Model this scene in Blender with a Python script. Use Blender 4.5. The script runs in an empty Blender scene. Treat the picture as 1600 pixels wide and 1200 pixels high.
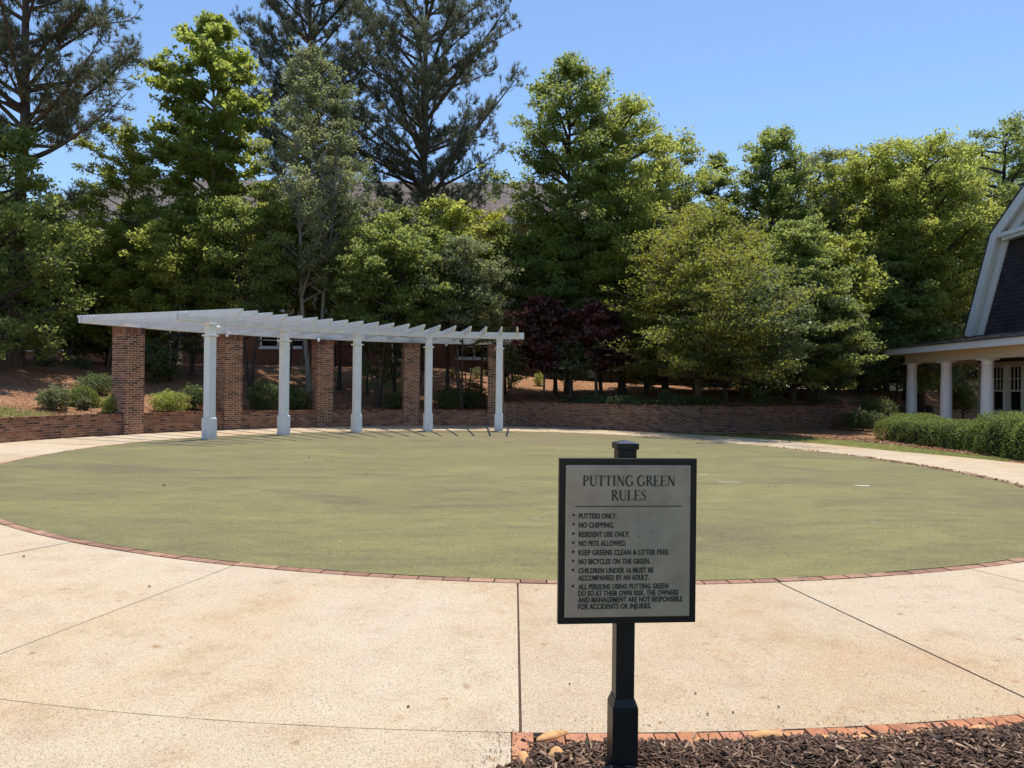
import bpy, math, random
import numpy as np
from mathutils import Vector, Matrix
R = math.radians
random.seed(7)
rng = np.random.default_rng(11)
scene = bpy.context.scene
col = scene.collection

# ------------------------------------------------------------------ camera
HEYE, FPX, YH, ROLL = 1.55, 1110.0, 604.0, 0.011
cam = bpy.data.cameras.new('camera'); camo = bpy.data.objects.new('camera', cam); col.objects.link(camo)
cam.sensor_width = 36; cam.lens = 36 * FPX / 1600; cam.clip_start = 0.05; cam.clip_end = 3000
camo.matrix_world = (Matrix.Translation((0, 0, HEYE)) @ Matrix.Rotation(R(90) + math.atan((YH - 600) / FPX), 4, 'X')
                     @ Matrix.Rotation(ROLL, 4, 'Z'))
scene.camera = camo

# ------------------------------------------------------------------ world, sun, exposure
SUN = Vector((0.30, 0.80, 3.3)).normalized()          # towards the sun
w = bpy.data.worlds.new('World'); scene.world = w; w.use_nodes = True
nt = w.node_tree; nt.nodes.clear()
sky = nt.nodes.new('ShaderNodeTexSky'); sky.sky_type = 'NISHITA'; sky.sun_disc = False
sky.sun_elevation = math.asin(SUN.z); sky.sun_rotation = math.atan2(SUN.x, SUN.y)
sky.air_density = 1.15; sky.dust_density = 0.2; sky.ozone_density = 5.0; sky.altitude = 300
bg = nt.nodes.new('ShaderNodeBackground'); bg.inputs[1].default_value = 0.128
wo = nt.nodes.new('ShaderNodeOutputWorld')
nt.links.new(sky.outputs[0], bg.inputs[0]); nt.links.new(bg.outputs[0], wo.inputs[0])
sl = bpy.data.lights.new('sun', 'SUN'); sl.energy = 3.55; sl.angle = R(0.5); sl.color = (1.0, 0.955, 0.88)
so = bpy.data.objects.new('sun', sl); col.objects.link(so)
so.rotation_euler = SUN.to_track_quat('Z', 'Y').to_euler(); so.location = (10, 20, 60)
scene.view_settings.view_transform = 'Standard'; scene.view_settings.look = 'None'
scene.view_settings.exposure = 0.52; scene.view_settings.gamma = 1.0
scene.render.engine = 'CYCLES'
scene.cycles.max_bounces = 8; scene.cycles.transparent_max_bounces = 8; scene.cycles.diffuse_bounces = 4
scene.cycles.transmission_bounces = 4; scene.cycles.caustics_reflective = False; scene.cycles.caustics_refractive = False
scene.cycles.use_denoising = True; scene.cycles.denoising_input_passes = 'RGB_ALBEDO_NORMAL'; scene.cycles.denoising_prefilter = 'ACCURATE'

# ------------------------------------------------------------------ geometry of the place
CX, CY = 0.087, 15.232                                 # centre of the green
A0, DA, RC, RP = -1.084, 0.257, 9.588, 12.92           # pergola column angles and radii
def pol(deg, r, z=0.0):
    a = R(deg); return (CX + r * math.sin(a), CY + r * math.cos(a), z)
def ground(px, py, z=0.0):
    x, y = px - 800, py - YH
    c, s = math.cos(ROLL), math.sin(ROLL)
    xr, yr = x * c + y * s, -x * s + y * c
    d = FPX * (HEYE - z) / yr
    return (xr * d / FPX, d, z)
def atdepth(px, py, d):
    x, y = px - 800, py - YH
    c, s = math.cos(ROLL), math.sin(ROLL)
    xr, yr = x * c + y * s, -x * s + y * c
    return (xr * d / FPX, d, HEYE - yr * d / FPX)
def interp(t, tab):
    return float(np.interp(t, [a for a, b in tab], [b for a, b in tab]))
GREEN = [(-180, 9.52), (-166, 9.40), (-158, 9.33), (-146, 9.28), (-141, 9.30), (-120, 9.5), (-103, 9.75), (-91, 9.89), (-79, 10.13),
         (-69, 10.25), (-50, 10.15), (-30, 9.95), (-6, 9.5), (8, 9.15), (18, 8.86), (38, 8.35), (50, 8.0), (62, 7.9), (74, 8.05), (86, 8.18), (98, 8.5),
         (113, 9.0), (130, 9.5), (151, 9.8), (159, 9.70), (169, 9.62), (180, 9.52)]
def smooth_tab(tab):
    g = np.arange(-180, 181, 1.0); v = np.interp(g, [a for a, b in tab], [b for a, b in tab])
    k = np.hanning(13); k /= k.sum(); vv = np.convolve(np.concatenate([v[-13:-1], v, v[1:13]]), k, 'same')[12:-12]
    return list(zip(g, vv))
GREEN = smooth_tab(GREEN)
def rg(t): return interp((t + 180) % 360 - 180, GREEN)
WALL = [(-130, 13.2), (-78, 13.1), (-60, 12.95), (-3.2, 12.9), (-1.2, 12.9), (4, 12.3), (15, 11.55), (26, 10.95), (30, 11.1), (37.3, 13.0), (41.5, 16.2), (45.4, 20.4)]
def rwall(t): return interp(t, WALL)
OUT = [(-180, 12.04), (-150, 12.04), (-120, 12.6), (-100, 13.0), (-78, 13.08), (-60, 12.93), (-3, 12.88), (4, 12.28), (15, 11.5), (26, 10.9), (35, 10.6),
       (47, 10.4), (62, 10.2), (73, 10.2), (82, 10.7), (100, 11.5), (125, 12.04), (180, 12.04)]
def rout(t): return interp((t + 180) % 360 - 180, OUT)

# ------------------------------------------------------------------ object helpers
def tag(o, label=None, cat=None, group=None, kind=None):
    if label: o['label'] = label
    if cat: o['category'] = cat
    if group: o['group'] = group
    if kind: o['kind'] = kind
    return o
def link(name, me, mat=None, parent=None, loc=None, rotz=None):
    o = bpy.data.objects.new(name, me); col.objects.link(o)
    if mat is not None and len(me.materials) == 0: me.materials.append(mat)
    if parent is not None: o.parent = parent
    if loc is not None: o.location = loc
    if rotz is not None: o.rotation_euler = (0, 0, rotz)
    return o
def empty(name, loc, label, cat, group=None, rotz=0):
    o = bpy.data.objects.new(name, None); col.objects.link(o); o.location = loc; o.rotation_euler = (0, 0, rotz)
    o.empty_display_size = 0.3
    return tag(o, label, cat, group)
class MB:
    def __init__(s): s.v = []; s.f = []
    def box(s, x0, x1, y0, y1, z0, z1, M=None):
        return s.hexa([(x0, y0, z0), (x1, y0, z0), (x1, y1, z0), (x0, y1, z0), (x0, y0, z1), (x1, y0, z1), (x1, y1, z1), (x0, y1, z1)], M)
    def hexa(s, p, M=None):
        n = len(s.v)
        s.v += [tuple(M @ Vector(q)) if M is not None else tuple(q) for q in p]
        s.f += [(n, n + 3, n + 2, n + 1), (n + 4, n + 5, n + 6, n + 7), (n, n + 1, n + 5, n + 4), (n + 1, n + 2, n + 6, n + 5), (n + 2, n + 3, n + 7, n + 6), (n + 3, n, n + 4, n + 7)]
        return s
    def prism(s, poly, z0, z1, M=None):
        n = len(s.v); k = len(poly)
        pts = [(x, y, z0) for x, y in poly] + [(x, y, z1) for x, y in poly]
        s.v += [tuple(M @ Vector(q)) if M is not None else q for q in pts]
        s.f += [tuple(range(n + k - 1, n - 1, -1)), tuple(range(n + k, n + 2 * k))]
        s.f += [(n + i, n + (i + 1) % k, n + k + (i + 1) % k, n + k + i) for i in range(k)]
        return s
    def tube(s, pts, rad, sides=8, cap=True):
        pts = [Vector(p) for p in pts]; n0 = len(s.v); k = len(pts)
        if not hasattr(rad, '__len__'): rad = [rad] * k
        for i, p in enumerate(pts):
            t = (pts[min(i + 1, k - 1)] - pts[max(i - 1, 0)]).normalized()
            a = t.cross(Vector((0, 0, 1))) if abs(t.z) < .95 else t.cross(Vector((1, 0, 0)))
            a.normalize(); b = t.cross(a)
            for j in range(sides):
                q = 2 * math.pi * j / sides
                s.v.append(tuple(p + (a * math.cos(q) + b * math.sin(q)) * rad[i]))
        for i in range(k - 1):
            for j in range(sides):
                A = n0 + i * sides + j; B = n0 + i * sides + (j + 1) % sides
                s.f.append((A, B, B + sides, A + sides))
        if cap:
            s.f.append(tuple(n0 + j for j in range(sides))); s.f.append(tuple(n0 + (k - 1) * sides + j for j in range(sides - 1, -1, -1)))
        return s
    def lathe(s, prof, sides=24, c=(0, 0)):
        n0 = len(s.v); k = len(prof)
        for r, z in prof:
            for j in range(sides):
                q = 2 * math.pi * j / sides; s.v.append((c[0] + r * math.cos(q), c[1] + r * math.sin(q), z))
        for i in range(k - 1):
            for j in range(sides):
                A = n0 + i * sides + j; B = n0 + i * sides + (j + 1) % sides
                s.f.append((A, B, B + sides, A + sides))
        s.f.append(tuple(n0 + j for j in range(sides - 1, -1, -1))); s.f.append(tuple(n0 + (k - 1) * sides + j for j in range(sides)))
        return s
    def mesh(s, name, mat=None, smooth=False):
        me = bpy.data.meshes.new(name); me.from_pydata(s.v, [], s.f)
        if mat is not None: me.materials.append(mat)
        if smooth: me.polygons.foreach_set('use_smooth', [True] * len(me.polygons))
        me.update(); return me
    def build(s, name, mat, parent=None, loc=None, rotz=None, smooth=False, bevel=0):
        o = link(name, s.mesh(name, mat, smooth), None, parent, loc, rotz)
        if bevel:
            b = o.modifiers.new('bevel', 'BEVEL'); b.width = bevel; b.segments = 2; b.limit_method = 'ANGLE'
        return o
def npmesh(name, V, F, mat, rnd=None, smooth=False):
    """V (n,3); F (m,k) same size faces"""
    me = bpy.data.meshes.new(name); n, (m, k) = len(V), F.shape
    me.vertices.add(n); me.vertices.foreach_set('co', np.ascontiguousarray(V, dtype=np.float32).ravel())
    me.loops.add(m * k); me.loops.foreach_set('vertex_index', np.ascontiguousarray(F, dtype=np.int32).ravel())
    me.polygons.add(m); me.polygons.foreach_set('loop_start', np.arange(0, m * k, k, dtype=np.int32))
    if smooth: me.polygons.foreach_set('use_smooth', np.ones(m, dtype=bool))
    me.update(calc_edges=True)
    if rnd is not None:
        a = me.attributes.new('rnd', 'FLOAT', 'FACE'); a.data.foreach_set('value', np.ascontiguousarray(rnd, dtype=np.float32))
    me.materials.append(mat)
    return me

# ------------------------------------------------------------------ materials
def newmat(name):
    m = bpy.data.materials.new(name); m.use_nodes = True; nt = m.node_tree
    b = nt.nodes['Principled BSDF']
    return m, nt, b
def N(nt, t, **kw):
    n = nt.nodes.new(t)
    for k, v in kw.items(): setattr(n, k, v)
    return n
def noise(nt, vec, scale, detail=4, rough=.6, dist=0):
    n = N(nt, 'ShaderNodeTexNoise'); n.inputs['Scale'].default_value = scale; n.inputs['Detail'].default_value = detail
    n.inputs['Roughness'].default_value = rough; n.inputs['Distortion'].default_value = dist
    if vec is not None: nt.links.new(vec, n.inputs['Vector'])
    return n.outputs['Fac']
def ramp(nt, fac, stops, interp='LINEAR'):
    r = N(nt, 'ShaderNodeValToRGB'); r.color_ramp.interpolation = interp
    e = r.color_ramp.elements
    while len(e) < len(stops): e.new(0.5)
    for i, (p, c) in enumerate(stops):
        e[i].position = p; e[i].color = tuple(c) + (1,) if len(c) == 3 else c
    nt.links.new(fac, r.inputs[0]); return r.outputs[0]
def mixc(nt, fac, a, b, mode='MIX'):
    m = N(nt, 'ShaderNodeMix', data_type='RGBA', blend_type=mode)
    for i, v in ((0, fac), (6, a), (7, b)):
        if isinstance(v, (int, float)): m.inputs[i].default_value = v
        elif isinstance(v, tuple): m.inputs[i].default_value = v + (1,) if len(v) == 3 else v
        else: nt.links.new(v, m.inputs[i])
    return m.outputs[2]
def mathn(nt, op, a, b=None):
    m = N(nt, 'ShaderNodeMath', operation=op)
    for i, v in ((0, a), (1, b)):
        if v is None: continue
        if isinstance(v, (int, float)): m.inputs[i].default_value = v
        else: nt.links.new(v, m.inputs[i])
    return m.outputs[0]
def bump(nt, b, h, strength=.3, dist=.01):
    n = N(nt, 'ShaderNodeBump'); n.inputs['Strength'].default_value = strength; n.inputs['Distance'].default_value = dist
    nt.links.new(h, n.inputs['Height']); nt.links.new(n.outputs[0], b.inputs['Normal'])
def objco(nt): return N(nt, 'ShaderNodeTexCoord').outputs['Object']
def worldpos(nt): return N(nt, 'ShaderNodeNewGeometry').outputs['Position']
def simple(name, c, rough=.6, spec=.4, var=.12, scale=6, metal=0, bmp=0, bscale=60):
    m, nt, b = newmat(name)
    p = worldpos(nt); f = noise(nt, p, scale, 5)
    lo = tuple(x * (1 - var) for x in c); hi = tuple(min(1, x * (1 + var)) for x in c)
    nt.links.new(ramp(nt, f, [(.3, lo), (.7, hi)]), b.inputs['Base Color'])
    b.inputs['Roughness'].default_value = rough; b.inputs['Specular IOR Level'].default_value = spec; b.inputs['Metallic'].default_value = metal
    if bmp: bump(nt, b, noise(nt, p, bscale, 3), bmp, .01)
    return m
def leafmat(name, dark, light, trans, tw=.45, rough=.42, spec=.5):
    tw += .08; rough += .09
    """leaf: darker and lighter leaves by a per-face number; translucent so that the sun shines through"""
    m, nt, b = newmat(name); dark = tuple(x * 1.15 for x in dark); light = tuple(x * 1.6 for x in light); trans = tuple(min(.85, x * 1.85) for x in trans); green = light[1] > light[0] * .8; trans = (trans[0], trans[1], trans[2] + .06 * green); light = (light[0], light[1], light[2] + .025 * green); spec *= .65; rough -= .03
    at = N(nt, 'ShaderNodeAttribute'); at.attribute_name = 'rnd'
    c = ramp(nt, at.outputs['Fac'], [(0, dark), (.62, tuple((a * 1.2 + q) / 2.2 for a, q in zip(dark, light))), (1, light)])
    nt.links.new(c, b.inputs['Base Color']); b.inputs['Roughness'].default_value = rough; b.inputs['Specular IOR Level'].default_value = spec
    t = N(nt, 'ShaderNodeBsdfTranslucent')
    ct = ramp(nt, at.outputs['Fac'], [(0, tuple(x * .6 for x in trans)), (1, trans)])
    nt.links.new(ct, t.inputs[0])
    mx = N(nt, 'ShaderNodeMixShader'); mx.inputs[0].default_value = tw
    nt.links.new(b.outputs[0], mx.inputs[1]); nt.links.new(t.outputs[0], mx.inputs[2])
    nt.links.new(mx.outputs[0], nt.nodes['Material Output'].inputs['Surface'])
    return m
def brickmat(name, tones, rough=.85, seedscale=1.0):
    m, nt, b = newmat(name)
    oi = N(nt, 'ShaderNodeObjectInfo'); ge = N(nt, 'ShaderNodeNewGeometry')
    f = mathn(nt, 'FRACT', mathn(nt, 'ADD', oi.outputs['Random'], ge.outputs['Random Per Island']))
    k = len(tones)
    c = ramp(nt, f, [(i / k, t) for i, t in enumerate(tones)], 'CONSTANT')
    n1 = noise(nt, ge.outputs['Position'], 14, 6, .7); n2 = noise(nt, ge.outputs['Position'], 1.3, 3)
    c = mixc(nt, .55, c, ramp(nt, n1, [(.3, (.45, .45, .45)), (.7, (1.25, 1.2, 1.15))]), 'MULTIPLY')
    c = mixc(nt, .35, c, ramp(nt, n2, [(.35, (.6, .57, .55)), (.65, (1.2, 1.2, 1.2))]), 'MULTIPLY')
    nt.links.new(c, b.inputs['Base Color']); b.inputs['Roughness'].default_value = rough; b.inputs['Specular IOR Level'].default_value = .2
    bump(nt, b, noise(nt, ge.outputs['Position'], 90, 4), .35, .006)
    return m

def concrete_mat():
    m, nt, b = newmat('exposed_aggregate_concrete'); p = worldpos(nt)
    v = N(nt, 'ShaderNodeTexVoronoi'); v.inputs['Scale'].default_value = 230; nt.links.new(p, v.inputs['Vector'])
    sep = N(nt, 'ShaderNodeSeparateColor'); nt.links.new(v.outputs['Color'], sep.inputs[0])
    grain = ramp(nt, sep.outputs[0], [(0, (.24, .175, .12)), (.045, (.39, .315, .225)), (.14, (.52, .442, .325)), (.5, (.575, .497, .372)), (.85, (.63, .56, .445))], 'CONSTANT')
    n3 = noise(nt, p, 180, 2); grain = mixc(nt, .5, grain, ramp(nt, n3, [(.3, (.8, .8, .8)), (.7, (1.2, 1.2, 1.2))]), 'MULTIPLY')
    big = noise(nt, p, .42, 5, .6, .6); med = noise(nt, p, 2.6, 6, .68)
    c = mixc(nt, 1.0, grain, ramp(nt, big, [(.32, (.97, .84, .71)), (.46, (1.0, .96, .90)), (.64, (1.02, 1.02, 1.02))]), 'MULTIPLY')
    c = mixc(nt, .75, c, ramp(nt, med, [(.30, (.80, .74, .68)), (.48, (.99, .97, .95)), (.70, (1.06, 1.05, 1.04))]), 'MULTIPLY')
    oi = N(nt, 'ShaderNodeObjectInfo'); c = mixc(nt, 1.0, c, ramp(nt, oi.outputs['Random'], [(0, (.90, .87, .84)), (1, (1.03, 1.03, 1.03))]), 'MULTIPLY')
    sm = noise(nt, p, 1.1, 8, .75, 1.2); c = mixc(nt, .9, c, ramp(nt, sm, [(.30, (.90, .72, .58)), (.42, (1, .96, .92)), (.8, (1.0, 1.0, 1.0))]), 'MULTIPLY')
    tr = N(nt, 'ShaderNodeTexNoise'); tr.inputs['Scale'].default_value = 8; tr.inputs['Detail'].default_value = 3
    nt.links.new(p, tr.inputs['Vector']); c = mixc(nt, 1.0, c, ramp(nt, tr.outputs['Fac'], [(.25, (.72, .60, .50)), (.34, (1, 1, 1))]), 'MULTIPLY')
    nt.links.new(c, b.inputs['Base Color']); b.inputs['Roughness'].default_value = .88; b.inputs['Specular IOR Level'].default_value = .25
    bump(nt, b, mathn(nt, 'ADD', v.outputs['Distance'], noise(nt, p, 60, 3)), .32, .006)
    return m
def turf_mat():
    m, nt, b = newmat('putting_green_turf'); p = worldpos(nt)
    mp = N(nt, 'ShaderNodeMapping'); mp.inputs['Scale'].default_value = (.6, 1.35, 1); mp.inputs['Rotation'].default_value = (0, 0, .12); nt.links.new(p, mp.inputs['Vector'])
    big = noise(nt, mp.outputs[0], .55, 9, .72, .8)
    c = ramp(nt, big, [(.28, (.138, .112, .056)), (.42, (.186, .158, .062)), (.56, (.222, .192, .070)), (.72, (.268, .226, .084))])
    med = noise(nt, mp.outputs[0], 3.2, 8, .75, .6); c = mixc(nt, .75, c, ramp(nt, med, [(.3, (.70, .71, .74)), (.55, (1.02, 1.02, 1.0)), (.7, (1.16, 1.15, 1.12))]), 'MULTIPLY')
    grain = noise(nt, p, 28, 6, .85); c = mixc(nt, 1.0, c, ramp(nt, grain, [(.32, (.66, .66, .64)), (.68, (1.34, 1.34, 1.30))]), 'MULTIPLY'); fine = noise(nt, p, 120, 4, .8); c = mixc(nt, 1.0, c, ramp(nt, fine, [(.33, (.50, .50, .48)), (.67, (1.50, 1.50, 1.46))]), 'MULTIPLY')
    # seams of the carpet rolls and brown trodden streaks near the back
    sx = N(nt, 'ShaderNodeSeparateXYZ'); nt.links.new(p, sx.inputs[0])
    back = N(nt, 'ShaderNodeMapRange'); back.inputs[1].default_value = 17; back.inputs[2].default_value = 22; nt.links.new(sx.outputs[1], back.inputs[0])
    w = N(nt, 'ShaderNodeTexWave'); w.bands_direction = 'DIAGONAL'; w.inputs['Scale'].default_value = 1.0; w.inputs['Distortion'].default_value = 3.5; w.inputs['Detail'].default_value = 4; nt.links.new(p, w.inputs['Vector'])
    st = mathn(nt, 'MULTIPLY', back.outputs[0], mathn(nt, 'MULTIPLY', w.outputs['Fac'], mathn(nt, 'MULTIPLY', noise(nt, p, .35, 3), 1.5)))
    c = mixc(nt, st, c, (.20, .148, .088))
    sp = N(nt, 'ShaderNodeTexVoronoi'); sp.inputs['Scale'].default_value = 3.2; nt.links.new(p, sp.inputs['Vector'])
    spk = mathn(nt, 'LESS_THAN', sp.outputs['Distance'], .030); c = mixc(nt, spk, c, (.55, .50, .36))
    nt.links.new(c, b.inputs['Base Color']); b.inputs['Roughness'].default_value = .9; b.inputs['Specular IOR Level'].default_value = .15
    b.inputs['Sheen Weight'].default_value = .15
    bump(nt, b, fine, .5, .01)
    return m
def earth_mat(name, grass=True):
    m, nt, b = newmat(name); p = worldpos(nt)
    f = noise(nt, p, 18, 8, .75); g = noise(nt, p, .8, 4)
    c = ramp(nt, f, [(.3, (.14, .068, .038)), (.5, (.34, .18, .10)), (.72, (.56, .34, .20))])
    c = mixc(nt, .6, c, ramp(nt, g, [(.35, (.6, .55, .5)), (.65, (1.15, 1.1, 1.05))]), 'MULTIPLY')
    if grass:
        at = N(nt, 'ShaderNodeAttribute'); at.attribute_name = 'grass'
        gc = ramp(nt, noise(nt, p, 40, 5, .7), [(.3, (.10, .11, .03)), (.6, (.20, .19, .06)), (.8, (.30, .26, .10))])
        k = mathn(nt, 'ADD', at.outputs['Fac'], mathn(nt, 'MULTIPLY', mathn(nt, 'SUBTRACT', noise(nt, p, 3, 4), .5), 1.2))
        kk = N(nt, 'ShaderNodeMapRange'); kk.inputs[1].default_value = .42; kk.inputs[2].default_value = .62; nt.links.new(k, kk.inputs[0])
        c = mixc(nt, kk.outputs[0], c, gc)
    nt.links.new(c, b.inputs['Base Color']); b.inputs['Roughness'].default_value = .95; b.inputs['Specular IOR Level'].default_value = .1
    bump(nt, b, f, .8, .04)
    return m
def bark_mat(name, a, bcol, sc=9):
    m, nt, b = newmat(name); p = worldpos(nt)
    mp = N(nt, 'ShaderNodeMapping'); mp.inputs['Scale'].default_value = (1, 1, .22); nt.links.new(p, mp.inputs['Vector'])
    f = noise(nt, mp.outputs[0], sc, 6, .7)
    nt.links.new(ramp(nt, f, [(.3, a), (.7, bcol)]), b.inputs['Base Color']); b.inputs['Roughness'].default_value = .9
    bump(nt, b, f, .9, .04); return m

M = {}
M['concrete'] = concrete_mat(); M['turf'] = turf_mat()
M['joint'] = simple('joint_dirt', (.10, .07, .05), .95, .1, .3, 20)
M['pinestraw'] = earth_mat('pine_straw_ground'); M['lawn'] = simple('lawn_soil', (.19, .18, .06), .95, .1, .35, 3, bmp=.6, bscale=40)
M['mulchbase'] = simple('mulch_base', (.030, .019, .014), .95, .1, .4, 30, bmp=.6)
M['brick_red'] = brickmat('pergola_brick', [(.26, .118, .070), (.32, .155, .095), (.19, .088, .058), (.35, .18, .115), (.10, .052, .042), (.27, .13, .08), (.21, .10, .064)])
M['brick_edge'] = brickmat('edging_brick', [(.38, .21, .135), (.33, .18, .12), (.42, .25, .165), (.30, .165, .115), (.36, .21, .145)])
M['brick_bed'] = brickmat('bed_border_brick', [(.50, .22, .11), (.56, .27, .14), (.44, .19, .10), (.53, .25, .14)])
M['brick_dim'] = brickmat('shade_darkened_brick', [(.155, .082, .056), (.19, .105, .072), (.115, .062, .045), (.205, .118, .085), (.065, .038, .032), (.16, .09, .062), (.13, .072, .05)])  # brick of the right wall, tree shade put into its colour
M['mortar'] = simple('mortar', (.50, .40, .30), .95, .15, .18, 12, bmp=.3)
M['mortar_dark'] = simple('mortar_dark', (.30, .235, .18), .95, .15, .2, 12, bmp=.3)  # wall mortar, darkened with the right wall's brick to put shade in
M['white'] = simple('white_paint', (.80, .80, .79), .5, .35, .05, 4)
_nt = M['white'].node_tree; _b = _nt.nodes['Principled BSDF']; _p = worldpos(_nt); _s = N(_nt, 'ShaderNodeSeparateXYZ'); _nt.links.new(_p, _s.inputs[0])
_m = N(_nt, 'ShaderNodeMapRange'); _m.inputs[1].default_value = .35; _m.inputs[2].default_value = 0; _nt.links.new(_s.outputs[2], _m.inputs[0])
_mp = N(_nt, 'ShaderNodeMapping'); _mp.inputs['Scale'].default_value = (1, 1, .25); _nt.links.new(_p, _mp.inputs['Vector'])
_d = mathn(_nt, 'MULTIPLY', mathn(_nt, 'ADD', mathn(_nt, 'MULTIPLY', _m.outputs[0], .55), .16), ramp(_nt, noise(_nt, _mp.outputs[0], 13, 6, .75), [(.45, (0, 0, 0)), (.7, (1, 1, 1))]))
_nt.links.new(mixc(_nt, _d, _b.inputs['Base Color'].links[0].from_socket, (.30, .24, .18)), _b.inputs['Base Color'])
M['white_trim'] = simple('white_trim', (.78, .79, .79), .5, .35, .03, 2)
M['cream'] = simple('cream_trim', (.66, .60, .48), .6, .3, .04, 2)
M['black_metal'] = simple('black_powder_coat', (.014, .013, .012), .42, .28, .25, 5)
M['cap'] = simple('sunlit_black_cap', (.055, .055, .055), .3, .6, .35, 30)  # lighter than the post: sun on the cap is put into its colour
M['ink'] = simple('black_lettering', (.046, .040, .034), .6, .3, .1, 5)
M['bark_pine'] = bark_mat('pine_bark', (.035, .025, .020), (.16, .115, .085)); M['bark_dark'] = bark_mat('dark_bark', (.022, .018, .015), (.085, .07, .055))
M['bark_grey'] = bark_mat('grey_bark', (.14, .125, .105), (.34, .31, .265)); M['bark_brown'] = bark_mat('brown_bark', (.05, .036, .026), (.17, .125, .09))
M['glass'] = simple('window_glass', (.010, .012, .014), .06, .6, .2, 1)
M['shingle'] = brickmat('dark_wall_shingle', [(.055, .042, .048), (.07, .052, .056), (.045, .036, .043), (.062, .046, .05)])
M['roof_dark'] = brickmat('porch_roof_shingle', [(.075, .07, .068), (.10, .092, .085), (.055, .052, .052)])
M['roof_far'] = simple('apartment_roof_shingle', (.165, .138, .125), .95, .1, .5, 4, bmp=.8, bscale=6)
M['siding_tan'] = simple('tan_siding', (.36, .29, .20), .7, .3, .06, 2)
M['siding_grey'] = simple('grey_siding', (.36, .39, .36), .7, .3, .06, 2)
M['apt_brick'] = simple('apartment_brick', (.20, .10, .065), .9, .15, .25, 20, bmp=.4, bscale=30)
M['stone'] = simple('orange_river_stone', (.62, .33, .135), .7, .3, .3, 22, bmp=.3, bscale=30)
M['pebble'] = simple('dry_debris', (.13, .08, .055), .9, .2, .3, 30)
M['deadleaf'] = leafmat('dead_leaves', (.10, .05, .03), (.42, .26, .16), (.2, .1, .05), .15)
M['scuff'] = simple('worn_white_patch', (.50, .47, .35), .9, .1, .25, 40)
# sign face: brushed pewter print, weathered
m, nt_, b_ = newmat('pewter_sign_face'); p_ = objco(nt_)
c_ = ramp(nt_, noise(nt_, p_, 9, 6, .65), [(.3, (.275, .228, .168)), (.52, (.345, .287, .212)), (.75, (.405, .343, .262))])
c_ = mixc(nt_, .7, c_, ramp(nt_, noise(nt_, p_, 420, 3, .7), [(.3, (.72, .72, .72)), (.7, (1.3, 1.3, 1.3))]), 'MULTIPLY')
mp_ = N(nt_, 'ShaderNodeMapping'); mp_.inputs['Location'].default_value = (-.06, 0, -.06); mp_.inputs['Scale'].default_value = (1, 1, 1.2); nt_.links.new(p_, mp_.inputs['Vector'])
ln_ = N(nt_, 'ShaderNodeVectorMath', operation='LENGTH'); nt_.links.new(mp_.outputs[0], ln_.inputs[0])
dirt_ = mathn(nt_, 'MULTIPLY', ramp(nt_, ln_.outputs['Value'], [(.03, (1, 1, 1)), (.2, (0, 0, 0))]), noise(nt_, p_, 14, 5, .7))
c_ = mixc(nt_, mathn(nt_, 'MULTIPLY', dirt_, .75), c_, (.15, .147, .14))
nt_.links.new(c_, b_.inputs['Base Color']); b_.inputs['Roughness'].default_value = .5
M['pewter'] = m
m, nt_, b_ = newmat('mulch_chip'); g_ = N(nt_, 'ShaderNodeAttribute'); g_.attribute_name = 'rnd'
nt_.links.new(ramp(nt_, g_.outputs['Fac'], [(0, (.034, .018, .010)), (.5, (.10, .052, .030)), (.80, (.18, .10, .06)), (.93, (.32, .20, .12)), (1, (.50, .36, .24))]), b_.inputs['Base Color'])
b_.inputs['Roughness'].default_value = .7; b_.inputs['Specular IOR Level'].default_value = .35; M['chip'] = m
# foliage kinds
L = {}
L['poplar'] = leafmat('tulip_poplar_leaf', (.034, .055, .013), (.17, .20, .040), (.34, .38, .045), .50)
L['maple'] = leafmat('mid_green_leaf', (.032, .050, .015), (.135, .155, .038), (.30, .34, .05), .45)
L['fresh'] = leafmat('fresh_green_leaf', (.044, .062, .015), (.175, .195, .040), (.38, .40, .05), .5)
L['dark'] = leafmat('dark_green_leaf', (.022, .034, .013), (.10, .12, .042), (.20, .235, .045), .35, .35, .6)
L['greyleaf'] = leafmat('grey_green_leaf', (.048, .060, .032), (.19, .20, .105), (.25, .27, .07), .38, .38, .6)
L['olive'] = leafmat('bronze_olive_leaf', (.036, .046, .011), (.140, .148, .028), (.29, .30, .015), .42)
L['yellow'] = leafmat('yellow_leaf', (.12, .14, .015), (.26, .26, .03), (.45, .45, .03), .5)
L['needle'] = leafmat('pine_needle', (.046, .052, .028), (.175, .178, .10), (.16, .17, .07), .28, .5, .4)
L['purple'] = leafmat('purple_leaf', (.015, .009, .010), (.085, .040, .036), (.085, .024, .02), .3, .35, .6)
L['box'] = leafmat('boxwood_leaf', (.030, .045, .010), (.14, .165, .030), (.22, .27, .03), .4, .4)
L['lime'] = leafmat('lime_shrub_leaf', (.16, .17, .04), (.40, .38, .12), (.34, .40, .05), .4)
L['grass'] = leafmat('grass_blade', (.10, .11, .025), (.22, .21, .07), (.26, .28, .05), .5)
M['twigmass'] = simple('dark_twigs', (.02, .022, .012), .95, .1, .3, 10)

# ------------------------------------------------------------------ base ground
far = 900
MB().box(-far, far, -far, far, -1.5, -.06).build('ground', M['lawn']); bpy.data.objects['ground']['kind'] = 'structure'
# soil bed under the walk
ths = np.arange(-180, 180, 2.0)
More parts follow.
